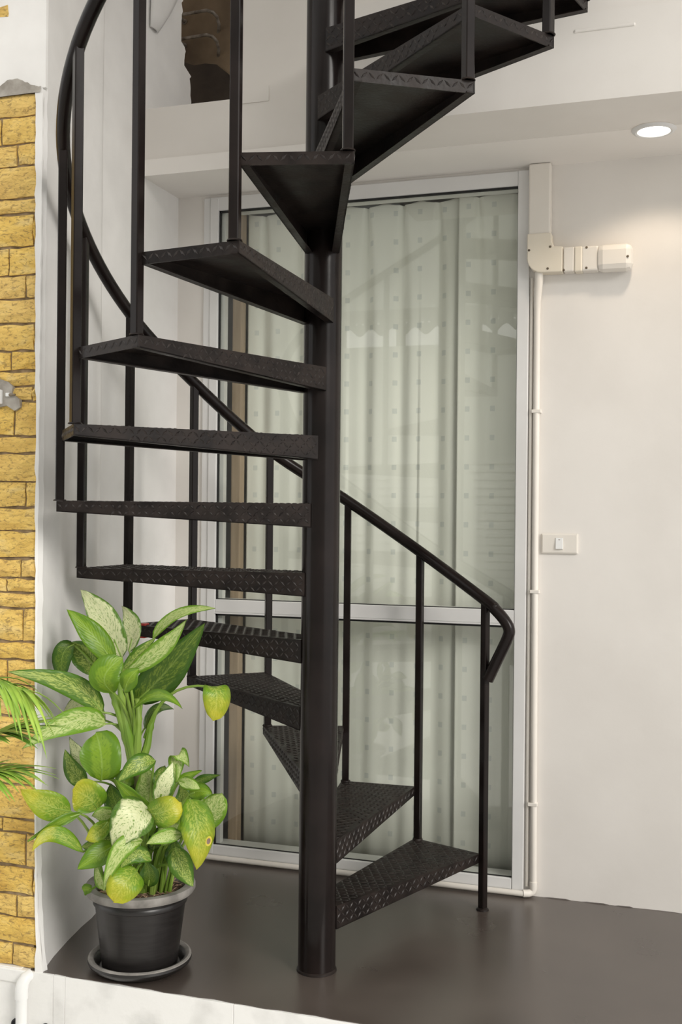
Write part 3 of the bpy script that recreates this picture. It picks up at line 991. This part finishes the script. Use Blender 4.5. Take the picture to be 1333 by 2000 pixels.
plant = thing('potted_plant', 'leafy variegated green and cream houseplant in a black ribbed pot', 'potted plant', (PX, PY, 0.012))
prof = [(0.0, 0.012), (0.108, 0.012), (0.112, 0.018)]
nring = 26
for i in range(nring):
    a = i / (nring - 1)
    r = 0.112 + 0.021 * a
    z = 0.022 + 0.170 * a
    prof += [(r, z), (r + 0.0007, z + 0.003)]
prof += [(0.1385, 0.198), (0.1395, 0.207), (0.1365, 0.212), (0.1375, 0.220), (0.150, 0.226), (0.152, 0.232)]
pot = MB().lathe(prof, PX, PY, 64).build('pot', M['pot'], plant)
MB().lathe([(0.148, 0.2255), (0.1585, 0.2275), (0.1625, 0.234), (0.1625, 0.246), (0.160, 0.251), (0.150, 0.2525), (0.136, 0.250), (0.132, 0.243), (0.130, 0.20)], PX, PY, 64).build('rim', M['pot_rim'], pot)
sv, sf_ = [], []
random.seed(31)
NR, NA = 7, 28
sv.append((PX, PY, 0.226))
for i in range(1, NR + 1):
    for j in range(NA):
        r = 0.1305 * i / NR
        a = 2 * PI * j / NA
        sv.append((PX + r * math.cos(a), PY + r * math.sin(a), 0.222 + random.uniform(-0.005, 0.006)))
for j in range(NA):
    sf_.append((0, 1 + j, 1 + (j + 1) % NA))
for i in range(NR - 1):
    for j in range(NA):
        a = 1 + i * NA
        sf_.append((a + j, a + NA + j, a + NA + (j + 1) % NA, a + (j + 1) % NA))
m2 = MB()
m2.add(sv, sf_, True)
m2.build('soil', M['soil'], plant, recalc=False, auto=False)
lit = MB()
for i in range(170):
    a = random.uniform(0, 2 * PI)
    r = 0.124 * math.sqrt(random.random())
    c = Vector((PX + r * math.cos(a), PY + r * math.sin(a), 0.229 + random.uniform(-0.001, 0.004)))
    d = Vector((random.uniform(-1, 1), random.uniform(-1, 1), random.uniform(-0.25, 0.25))).normalized() * random.uniform(0.006, 0.016)
    w = d.cross(Vector((0, 0, 1))).normalized() * random.uniform(0.0012, 0.0035)
    h = Vector((0, 0, random.uniform(0.0012, 0.003)))
    lit.add([c - d, c - w, c + d, c + w, c + h], [(0, 1, 4), (1, 2, 4), (2, 3, 4), (3, 0, 4), (3, 2, 1, 0)])
lo = lit.build('bark_litter', M['chip'], plant)
lo['kind'] = 'stuff'

# each row: kind of colouring, blade base, middle and tip, direction across the blade, width, foot of the leaf stalk
LEAVES = [
 ('c',(-0.578,-0.152,0.916),(-0.627,-0.168,1.026),(-0.72,-0.157,1.117),(-0.853,-0.101,-0.512),0.1,(-0.548,-0.151,0.619),0),
 ('g',(-0.582,-0.195,0.906),(-0.629,-0.232,0.99),(-0.704,-0.257,1.066),(-0.566,-0.549,-0.615),0.074,(-0.551,-0.152,0.62),0),
 ('c',(-0.587,-0.092,0.927),(-0.589,-0.071,1.002),(-0.63,-0.064,1.064),(-0.989,0.031,-0.144),0.07,(-0.528,-0.13,0.649),0),
 ('s',(-0.654,-0.177,0.863),(-0.686,-0.188,0.924),(-0.73,-0.203,0.957),(-0.771,-0.073,-0.633),0.089,(-0.549,-0.138,0.61),0),
 ('d',(-0.71,-0.201,0.955),(-0.734,-0.225,0.929),(-0.737,-0.226,0.856),(0.887,0.295,-0.354),0.061,(-0.55,-0.151,0.605),1),
 ('s',(-0.611,-0.205,0.756),(-0.666,-0.287,0.847),(-0.785,-0.432,0.9),(-0.284,-0.367,-0.886),0.071,(-0.527,-0.129,0.652),0),
 ('c',(-0.642,-0.131,0.717),(-0.721,-0.126,0.767),(-0.787,-0.137,0.733),(-0.18,-0.06,-0.982),0.059,(-0.531,-0.149,0.612),0),
 ('p',(-0.601,-0.202,0.723),(-0.654,-0.304,0.746),(-0.733,-0.435,0.686),(0.206,0.252,-0.946),0.076,(-0.536,-0.132,0.656),0),
 ('g',(-0.57,-0.276,0.575),(-0.561,-0.294,0.652),(-0.597,-0.264,0.71),(-0.966,-0.23,-0.116),0.124,(-0.561,-0.167,0.496),1),
 ('c',(-0.654,-0.177,0.582),(-0.692,-0.19,0.613),(-0.736,-0.183,0.673),(-0.794,-0.081,-0.603),0.062,(-0.561,-0.167,0.496),0),
 ('s',(-0.661,-0.2,0.544),(-0.699,-0.213,0.574),(-0.738,-0.205,0.64),(-0.717,-0.422,-0.555),0.058,(-0.561,-0.167,0.496),0),
 ('g',(-0.55,-0.248,0.827),(-0.554,-0.291,0.881),(-0.515,-0.257,0.932),(-0.917,-0.305,0.256),0.094,(-0.529,-0.152,0.636),1),
 ('g',(-0.51,-0.256,0.834),(-0.479,-0.277,0.88),(-0.46,-0.26,0.902),(-0.835,-0.095,0.542),0.056,(-0.535,-0.139,0.602),0),
 ('s',(-0.548,-0.205,0.872),(-0.495,-0.209,0.933),(-0.442,-0.191,0.988),(-0.757,0.021,0.654),0.041,(-0.541,-0.152,0.662),0),
 ('p',(-0.526,-0.219,0.881),(-0.41,-0.222,0.957),(-0.321,-0.235,1.05),(-0.698,0.128,0.704),0.059,(-0.529,-0.138,0.611),0),
 ('d',(-0.539,-0.139,0.784),(-0.437,-0.136,0.881),(-0.315,-0.128,1.029),(-0.643,-0.397,0.655),0.113,(-0.528,-0.137,0.658),0),
 ('p',(-0.507,-0.086,0.971),(-0.432,-0.082,1.045),(-0.312,-0.063,1.068),(-0.518,0.355,0.778),0.039,(-0.53,-0.139,0.621),0),
 ('g',(-0.495,-0.23,0.779),(-0.397,-0.26,0.832),(-0.313,-0.274,0.799),(-0.166,0.472,0.866),0.035,(-0.537,-0.141,0.6),0),
 ('y',(-0.269,-0.197,0.854),(-0.23,-0.226,0.837),(-0.24,-0.229,0.763),(0.937,0.312,-0.155),0.08,(-0.509,-0.129,0.676),1),
 ('d',(-0.509,-0.129,0.704),(-0.488,-0.101,0.758),(-0.446,-0.066,0.756),(-0.609,0.158,0.778),0.033,(-0.546,-0.13,0.591),0),
 ('d',(-0.561,-0.104,0.722),(-0.577,-0.088,0.789),(-0.563,-0.084,0.852),(-0.947,-0.315,0.07),0.069,(-0.554,-0.136,0.61),0),
 ('y',(-0.632,-0.338,0.496),(-0.675,-0.395,0.526),(-0.723,-0.453,0.579),(-0.325,-0.291,-0.9),0.084,(-0.602,-0.196,0.215),0),
 ('g',(-0.592,-0.346,0.496),(-0.636,-0.403,0.48),(-0.691,-0.464,0.439),(0.215,0.599,-0.772),0.032,(-0.59,-0.165,0.215),0),
 ('y',(-0.575,-0.362,0.391),(-0.634,-0.423,0.454),(-0.667,-0.477,0.417),(0.09,-0.33,-0.94),0.047,(-0.567,-0.174,0.215),0),
 ('y',(-0.579,-0.279,0.492),(-0.597,-0.306,0.532),(-0.639,-0.32,0.552),(-0.574,-0.191,-0.796),0.104,(-0.549,-0.163,0.215),1),
 ('s',(-0.432,-0.209,0.631),(-0.463,-0.261,0.625),(-0.507,-0.297,0.579),(0.545,-0.091,-0.833),0.06,(-0.49,-0.147,0.215),0),
 ('p',(-0.449,-0.172,0.492),(-0.464,-0.177,0.545),(-0.482,-0.183,0.601),(-0.907,-0.302,-0.292),0.094,(-0.488,-0.171,0.215),0),
 ('g',(-0.428,-0.25,0.504),(-0.466,-0.283,0.541),(-0.513,-0.299,0.591),(-0.68,0.134,-0.721),0.049,(-0.519,-0.171,0.215),0),
 ('c',(-0.394,-0.259,0.524),(-0.368,-0.272,0.582),(-0.356,-0.247,0.639),(-0.825,-0.457,0.333),0.058,(-0.479,-0.155,0.215),0),
 ('p',(-0.373,-0.189,0.572),(-0.367,-0.187,0.647),(-0.328,-0.195,0.616),(0.648,0.399,0.649),0.055,(-0.46,-0.129,0.215),0),
 ('g',(-0.376,-0.19,0.569),(-0.338,-0.177,0.587),(-0.302,-0.166,0.603),(-0.478,0.368,0.798),0.025,(-0.471,-0.158,0.215),0),
 ('d',(-0.361,-0.122,0.546),(-0.321,-0.108,0.564),(-0.275,-0.093,0.576),(-0.406,0.392,0.826),0.027,(-0.45,-0.138,0.215),0),
 ('p',(-0.339,-0.241,0.587),(-0.295,-0.258,0.585),(-0.263,-0.258,0.574),(0.278,0.275,0.92),0.038,(-0.465,-0.149,0.215),0),
 ('g',(-0.328,-0.195,0.536),(-0.289,-0.203,0.553),(-0.256,-0.192,0.544),(-0.042,-0.014,0.999),0.054,(-0.456,-0.17,0.215),0),
 ('p',(-0.308,-0.167,0.444),(-0.266,-0.175,0.486),(-0.231,-0.184,0.548),(-0.78,-0.259,0.57),0.081,(-0.415,-0.148,0.215),1),
 ('y',(-0.302,-0.25,0.539),(-0.241,-0.314,0.472),(-0.246,-0.315,0.365),(0.913,0.396,0.101),0.096,(-0.443,-0.147,0.215),0),
 ('c',(-0.401,-0.304,0.514),(-0.419,-0.373,0.502),(-0.467,-0.389,0.413),(0.742,0.155,-0.652),0.122,(-0.502,-0.135,0.215),0),
 ('y',(-0.402,-0.304,0.503),(-0.331,-0.344,0.525),(-0.298,-0.312,0.546),(-0.339,-0.021,0.94),0.085,(-0.494,-0.176,0.215),1),
 ('p',(-0.528,-0.283,0.486),(-0.547,-0.31,0.488),(-0.575,-0.319,0.482),(0.051,0.29,-0.956),0.051,(-0.52,-0.182,0.215),0),
 ('y',(-0.516,-0.331,0.476),(-0.534,-0.359,0.449),(-0.56,-0.378,0.432),(0.537,0.362,-0.762),0.053,(-0.539,-0.188,0.215),0),
 ('s',(-0.507,-0.297,0.421),(-0.543,-0.33,0.409),(-0.591,-0.346,0.402),(0.159,0.236,-0.959),0.058,(-0.528,-0.161,0.215),0),
 ('g',(-0.49,-0.333,0.412),(-0.523,-0.376,0.392),(-0.565,-0.411,0.359),(0.551,0.0,-0.834),0.068,(-0.526,-0.165,0.215),0),
 ('p',(-0.399,-0.345,0.436),(-0.436,-0.4,0.422),(-0.474,-0.423,0.316),(0.638,0.485,-0.599),0.057,(-0.492,-0.167,0.215),0),
 ('s',(-0.383,-0.319,0.376),(-0.411,-0.36,0.402),(-0.448,-0.383,0.363),(0.251,0.083,-0.964),0.048,(-0.487,-0.16,0.215),0),
 ('y',(-0.421,-0.332,0.347),(-0.421,-0.395,0.335),(-0.448,-0.414,0.283),(0.758,0.252,-0.602),0.095,(-0.498,-0.146,0.215),1),
 ('p',(-0.302,-0.292,0.449),(-0.33,-0.343,0.457),(-0.374,-0.368,0.437),(0.236,0.079,-0.968),0.044,(-0.463,-0.14,0.215),0),
 ('s',(-0.347,-0.244,0.396),(-0.315,-0.265,0.35),(-0.284,-0.254,0.295),(0.794,0.447,0.412),0.069,(-0.441,-0.136,0.215),0),
 ('p',(-0.529,-0.325,0.278),(-0.533,-0.348,0.319),(-0.541,-0.35,0.359),(-0.948,-0.132,-0.29),0.031,(-0.556,-0.175,0.215),0),
 ('d',(-0.439,-0.232,0.27),(-0.427,-0.249,0.314),(-0.438,-0.253,0.348),(-0.942,-0.313,-0.124),0.058,(-0.491,-0.16,0.215),0),
 ('g',(-0.584,-0.302,0.264),(-0.592,-0.315,0.27),(-0.604,-0.319,0.27),(-0.105,-0.035,-0.994),0.033,(-0.553,-0.167,0.215),1),
 ('g',(-0.45,-0.215,0.41),(-0.449,-0.225,0.446),(-0.455,-0.227,0.478),(-0.937,-0.312,-0.157),0.054,(-0.493,-0.158,0.215),0),
 ('d',(-0.544,-0.204,0.461),(-0.573,-0.192,0.493),(-0.586,-0.197,0.547),(-0.891,-0.296,-0.344),0.071,(-0.537,-0.172,0.215),0),
 ('g',(-0.386,-0.193,0.399),(-0.376,-0.18,0.433),(-0.355,-0.173,0.468),(-0.842,-0.28,0.462),0.055,(-0.462,-0.153,0.215),0),
 ('d',(-0.526,-0.198,0.386),(-0.551,-0.185,0.418),(-0.557,-0.187,0.455),(-0.914,-0.304,-0.27),0.079,(-0.542,-0.174,0.215),0),
 ('s',(-0.371,-0.167,0.483),(-0.369,-0.146,0.508),(-0.381,-0.15,0.553),(-0.949,-0.316,0.0),0.059,(-0.482,-0.135,0.215),0),
 ('d',(-0.555,-0.25,0.337),(-0.577,-0.257,0.367),(-0.591,-0.262,0.396),(-0.805,-0.268,-0.53),0.07,(-0.551,-0.176,0.215),0),
 ('g',(-0.402,-0.178,0.453),(-0.429,-0.166,0.485),(-0.424,-0.164,0.53),(-0.939,-0.312,-0.144),0.059,(-0.476,-0.151,0.215),0),
 ('d',(-0.444,-0.192,0.362),(-0.447,-0.172,0.386),(-0.437,-0.168,0.429),(-0.921,-0.306,0.243),0.059,(-0.499,-0.155,0.215),0),
 ('p',(-0.391,-0.237,0.395),(-0.375,-0.232,0.432),(-0.347,-0.222,0.458),(-0.755,-0.251,0.606),0.058,(-0.461,-0.172,0.215),0),
 ('s',(-0.47,-0.263,0.431),(-0.435,-0.273,0.465),(-0.407,-0.264,0.457),(-0.307,-0.102,0.946),0.05,(-0.518,-0.168,0.215),0),
 ('g',(-0.545,-0.289,0.423),(-0.536,-0.285,0.459),(-0.512,-0.278,0.48),(-0.802,-0.267,0.534),0.061,(-0.546,-0.169,0.215),0),
 ('s',(-0.394,-0.196,0.54),(-0.421,-0.184,0.576),(-0.415,-0.182,0.612),(-0.937,-0.312,-0.155),0.059,(-0.469,-0.145,0.215),0),
 ('p',(-0.308,-0.146,0.469),(-0.335,-0.134,0.499),(-0.329,-0.132,0.539),(-0.937,-0.312,-0.158),0.063,(-0.427,-0.146,0.215),0),
 ('g',(-0.552,-0.185,0.532),(-0.553,-0.165,0.56),(-0.53,-0.157,0.588),(-0.831,-0.277,0.482),0.06,(-0.501,-0.164,0.215),0),
 ('d',(-0.383,-0.213,0.33),(-0.375,-0.19,0.363),(-0.381,-0.192,0.405),(-0.939,-0.312,0.147),0.058,(-0.497,-0.165,0.215),0),
 ('s',(-0.469,-0.284,0.342),(-0.45,-0.299,0.375),(-0.425,-0.291,0.392),(-0.729,-0.242,0.64),0.045,(-0.538,-0.154,0.215),0),
 ('d',(-0.529,-0.157,0.496),(-0.528,-0.135,0.53),(-0.54,-0.139,0.565),(-0.949,-0.316,0.0),0.068,(-0.526,-0.187,0.215),0),
]


def bez(p0, p1, p2, t):
    return p0 * (1 - t) ** 2 + p1 * 2 * t * (1 - t) + p2 * t * t


def leaf(style, b, m, t, s, w, root, blunt, i, parent, name='leaf'):
    rnd = random.Random(100 + i)
    b, m, t, s, root = Vector(b), Vector(m), Vector(t), Vector(s), Vector(root)
    c1 = m * 2 - (b + t) * 0.5
    NL, NW = 14, 6
    th = 0.0011
    rows = []
    ups = []
    wav = rnd.uniform(0, 6)
    for k in range(NL + 1):
        u = k / NL
        p = bez(b, c1, t, u)
        tg = (bez(b, c1, t, min(1, u + 0.02)) - bez(b, c1, t, max(0, u - 0.02))).normalized()
        sd = (s - tg * s.dot(tg)).normalized()
        nn = tg.cross(sd).normalized()
        # outline: rounded base, widest before the middle, drawn-out tip
        prof_ = (math.sin(PI * min(1.0, u ** 0.80)) ** 0.72) * (1.0 if u < 0.6 else 1.0 - 0.22 * ((u - 0.6) / 0.4))
        if u == 0:
            prof_ = 0.06
        if blunt:
            prof_ = max(0.0, 1 - abs(2 * u - 1) ** 2.4) ** 0.55
        if u == 1:
            prof_ = 0.0
        hw = w * 0.5 * prof_
        row = []
        for q in range(NW + 1):
            x = (q / NW - 0.5) * 2
            lift = hw * (0.20 * abs(x) - 0.10 * x * x) + 0.0035 * math.sin(u * 9 + wav + x * 2) * abs(x)
            row.append((p + sd * (x * hw * 0.99) + nn * lift, nn, q / NW, u))
        rows.append(row)
    vs, uvs, fs = [], [], []
    for sgn in (0.5, -0.5):
        for row in rows:
            for p, nn, uu, vv in row:
                vs.append(p + nn * th * sgn)
                uvs.append((uu, vv))
    o2 = (NL + 1) * (NW + 1)
    for k in range(NL):
        for q in range(NW):
            a = k * (NW + 1) + q
            fs.append((a, a + 1, a + NW + 2, a + NW + 1))
            fs.append((o2 + a, o2 + a + NW + 1, o2 + a + NW + 2, o2 + a + 1))
        for q in (0, NW):
            a = k * (NW + 1) + q
            fs.append((a, a + NW + 1, o2 + a + NW + 1, o2 + a))
    me = bpy.data.meshes.new(name)
    me.from_pydata([tuple(v) for v in vs], [], fs)
    uvl = me.uv_layers.new(name='UVMap')
    for lp in me.loops:
        uvl.data[lp.index].uv = uvs[lp.vertex_index]
    me.polygons.foreach_set('use_smooth', [True] * len(me.polygons))
    me.materials.append(LEAF_MAT[style])
    o = bpy.data.objects.new(name, me)
    COL.objects.link(o)
    o.parent = parent
    o.matrix_parent_inverse = Matrix.Translation(parent.location).inverted()
    # stalk: leaves the crown upwards, bends into the blade's rib
    tg = (bez(b, c1, t, 0.06) - b).normalized()
    ln = (b - root).length
    ctrl_ = root + Vector((0, 0, 1)) * ln * 0.45 + (b - root) * 0.25
    pts_ = []
    for k in range(9):
        u = k / 8
        q0 = root.lerp(ctrl_, u)
        q1 = ctrl_.lerp(b + tg * 0.004, u)
        pts_.append(q0.lerp(q1, u))
    pts_.append(bez(b, c1, t, 0.25) - Vector((0, 0, 0.001)))
    r0 = 0.0062 if ln > 0.12 else 0.0045
    MB().tube(pts_, [r0 * (1 - 0.55 * k / 9) for k in range(10)], 7).build('petiole', M['stem'], o)
    return o


M['halo'] = mottled('yellow_halo', (0.60, 0.50, 0.05), (0.66, 0.56, 0.08), 30, 0.5)
M['scorch'] = mottled('brown_scorch', (0.20, 0.13, 0.10), (0.30, 0.22, 0.17), 60, 0.8)
for i, (st, b, m, t, s, w, root, blunt) in enumerate(LEAVES):
    lf = leaf(st, b, m, t, s, w, root, blunt, i, plant)
    if st == 'y' and w > 0.08 and b[2] - t[2] > 0.15:
        # brown scorch mark with a yellow halo on the long hanging leaf
        me_ = lf.data
        c = me_.vertices[9 * 7 + 5].co
        nn = (me_.vertices[9 * 7 + 5].co - me_.vertices[15 * 7 + 9 * 7 + 5].co).normalized()
        e1 = (me_.vertices[10 * 7 + 5].co - c).normalized()
        e2 = nn.cross(e1)
        for rr_, hh_, mt in ((0.011, 0.0012, M['halo']), (0.0065, 0.0018, M['scorch'])):
            sp_ = MB()
            ring = [c + nn * hh_ + (e1 * math.cos(k_ * PI / 6) * 1.3 + e2 * math.sin(k_ * PI / 6) * 0.8) * rr_ for k_ in range(12)]
            sp_.add(ring + [q_ - nn * 0.001 for q_ in ring], [tuple(range(12))] + [(k_, (k_ + 1) % 12, 12 + (k_ + 1) % 12, 12 + k_) for k_ in range(12)])
            sp_.build('scorch_mark', mt, lf)
# canes and leaf sheaths of the taller shoot
CR = Vector((-0.540, -0.139, 0.617))
MB().tube([(-0.495, -0.125, 0.215), (-0.500, -0.125, 0.33), (-0.515, -0.13, 0.47), (-0.536, -0.138, 0.60), (-0.545, -0.142, 0.66)], [0.014, 0.0135, 0.013, 0.015, 0.012], 12).build('cane', M['cane'], plant)
for pts_, rr in (([(-0.538, -0.140, 0.590), (-0.553, -0.165, 0.68), (-0.570, -0.200, 0.79), (-0.585, -0.215, 0.88)], [0.014, 0.012, 0.008, 0.005]),
                 ([(-0.535, -0.140, 0.585), (-0.543, -0.168, 0.69), (-0.556, -0.190, 0.80), (-0.560, -0.20, 0.87)], [0.014, 0.013, 0.009, 0.005]),
                 ([(-0.530, -0.140, 0.575), (-0.520, -0.155, 0.66), (-0.512, -0.165, 0.74), (-0.515, -0.17, 0.80)], [0.013, 0.012, 0.009, 0.005]),
                 ([(-0.525, -0.138, 0.585), (-0.502, -0.130, 0.65), (-0.492, -0.128, 0.71), (-0.470, -0.13, 0.765)], [0.012, 0.012, 0.009, 0.005])):
    MB().tube(catmull(pts_, 5), [rr[min(3, int(k / 5.01))] * (1 - (k % 5) / 5) + rr[min(3, int(k / 5.01) + 1)] * ((k % 5) / 5) for k in range(16)], 9).build('leaf_sheath', M['stem'], plant)

# ================================================================== PALM AT THE LEFT EDGE
palm = thing('potted_palm', 'feathery green palm reaching in at the left edge before the bricks', 'palm', (-0.80, -0.84, -0.35))
MB().lathe([(0.0, -0.349), (0.095, -0.349), (0.125, -0.12), (0.135, -0.115), (0.135, -0.095), (0.120, -0.095), (0.115, -0.13), (0.0, -0.13)], -0.80, -0.84, 32).build('pot', M['pot'], palm)
random.seed(77)


def leaflet(p, d, ln, w, droop, parent, up=Vector((0, 0, 1))):
    d = d.normalized()
    sd = d.cross(up)
    sd = sd.normalized() if sd.length > 1e-3 else Vector((1, 0, 0))
    vs, fs = [], []
    N = 6
    for k in range(N + 1):
        u = k / N
        c = p + d * ln * u + Vector((0, 0, -droop * ln * u * u))
        h = w * 0.5 * math.sin(PI * min(1, 0.15 + 0.85 * u) ** 0.9) if k < N else 0.0002
        nn = Vector((0, 0, 1))
        for sx, zz_ in ((-1, 0.25), (0, 0), (1, 0.25)):
            vs.append(c + sd * h * sx + nn * h * zz_)
        for sx, zz_ in ((-1, 0.25), (0, 0), (1, 0.25)):
            vs.append(c + sd * h * sx * 0.96 + nn * (h * zz_ - 0.0007))
    for k in range(N):
        a = k * 6
        fs += [(a, a + 1, a + 7, a + 6), (a + 1, a + 2, a + 8, a + 7), (a + 3, a + 9, a + 10, a + 4), (a + 4, a + 10, a + 11, a + 5),
               (a, a + 6, a + 9, a + 3), (a + 2, a + 5, a + 11, a + 8)]
    m3 = MB()
    m3.add(vs, fs, True)
    return m3.build('leaflet', M['palm'], parent, recalc=False, auto=False)


for pts_, nl, ln, dr, fan in (
        ([(-0.79, -0.84, -0.13), (-0.76, -0.86, 0.5), (-0.66, -0.85, 0.86), (-0.56, -0.84, 0.945), (-0.475, -0.815, 0.925)], 42, 0.13, 0.75, 0.55),
        ([(-0.80, -0.83, -0.13), (-0.78, -0.82, 0.4), (-0.70, -0.80, 0.70), (-0.60, -0.79, 0.79), (-0.53, -0.775, 0.815)], 38, 0.165, 0.15, 0.75),
        ([(-0.80, -0.86, -0.13), (-0.77, -0.87, 0.35), (-0.70, -0.86, 0.60), (-0.60, -0.84, 0.705), (-0.52, -0.82, 0.725)], 34, 0.15, 0.30, 0.8),
        ([(-0.82, -0.85, -0.13), (-0.84, -0.88, 0.5), (-0.90, -0.92, 0.85), (-1.0, -0.96, 0.95), (-1.1, -1.0, 0.92)], 20, 0.16, 0.5, 0.6)):
    cv = catmull(pts_, 10)
    fr = MB().tube(cv, [0.008 * (1 - 0.8 * i / (len(cv) - 1)) for i in range(len(cv))], 8).build('frond', M['palm'], palm)
    for i in range(nl):
        u = 0.55 + 0.45 * (i // 2) / (nl // 2 - 1)
        x = u * (len(cv) - 1)
        a = min(int(x), len(cv) - 2)
        p = cv[a].lerp(cv[a + 1], x - a)
        tg = (cv[a + 1] - cv[a]).normalized()
        sd = tg.cross(Vector((0, 0, 1))).normalized() * (1 if i % 2 else -1)
        d = tg * fan + sd * (1.0 - 0.55 * (u - 0.55) / 0.45) + Vector((0, 0, random.uniform(-0.15, 0.2)))
        leaflet(p, d, ln * random.uniform(0.8, 1.15) * (1.0 - 0.35 * abs(u - 0.75)), 0.015, dr * random.uniform(0.7, 1.3), fr)

# ================================================================== ACROSS THE STREET (seen only mirrored in the glass)
opp = thing('opposite_house', 'grey house across the street mirrored faintly in the window glass', 'house', (0, -9.5, -0.35))
MB().box(-9, 9, -10.2, -9.5, -0.35, 3.58).build('ground_floor_wall', M['facade'], opp)
MB().box(-9, 9, -10.2, -9.2, 4.02, 7.2).build('upper_wall', M['facade'], opp)
for x0_, x1_ in ((-9, -3.75), (-2.95, -2.90), (-2.25, -1.84), (-1.30, 9)):
    MB().box(x0_, x1_, -9.9, -9.6, 3.57, 4.03).build('pier', M['facade_dark'], opp)
fa = MB()
pitch = 0.30
x = -8.9
while x < 8.9:
    # scalloped and pierced board hanging from the upper floor
    n_ = 8
    vs = [(x + pitch * i / n_, 3.73 + 0.05 * math.cos(2 * PI * i / n_)) for i in range(n_ + 1)]
    v = [(q[0], -9.22, q[1]) for q in vs] + [(q[0], -9.22, 3.83) for q in vs] + [(q[0], -9.25, q[1]) for q in vs] + [(q[0], -9.25, 3.83) for q in vs]
    f = []
    k = n_ + 1
    for i in range(n_):
        f += [(i, i + 1, k + i + 1, k + i), (2 * k + i, 3 * k + i, 3 * k + i + 1, 2 * k + i + 1), (i, 2 * k + i, 2 * k + i + 1, i + 1)]
    fa.add(v, f)
    for a, b in ((0.0, 0.30), (0.42, 0.58), (0.70, 1.0)):
        fa.box(x + pitch * a, x + pitch * b, -9.25, -9.22, 3.83, 3.89)
    x += pitch
fa.box(-8.9, 8.9, -9.25, -9.22, 3.89, 4.03)
fa.build('scalloped_eaves_board', M['facade_dark'], opp)
for x0_, x1_ in ((-4.4, -2.2), (-1.9, 0.4), (0.8, 3.2)):
    for i in range(22):
        z0_ = -0.2 + i * 0.105
        MB().box(x0_, x1_, -9.50 + 0.0, -9.46, z0_, z0_ + 0.085).build('shutter_slat', M['shutter'], opp)
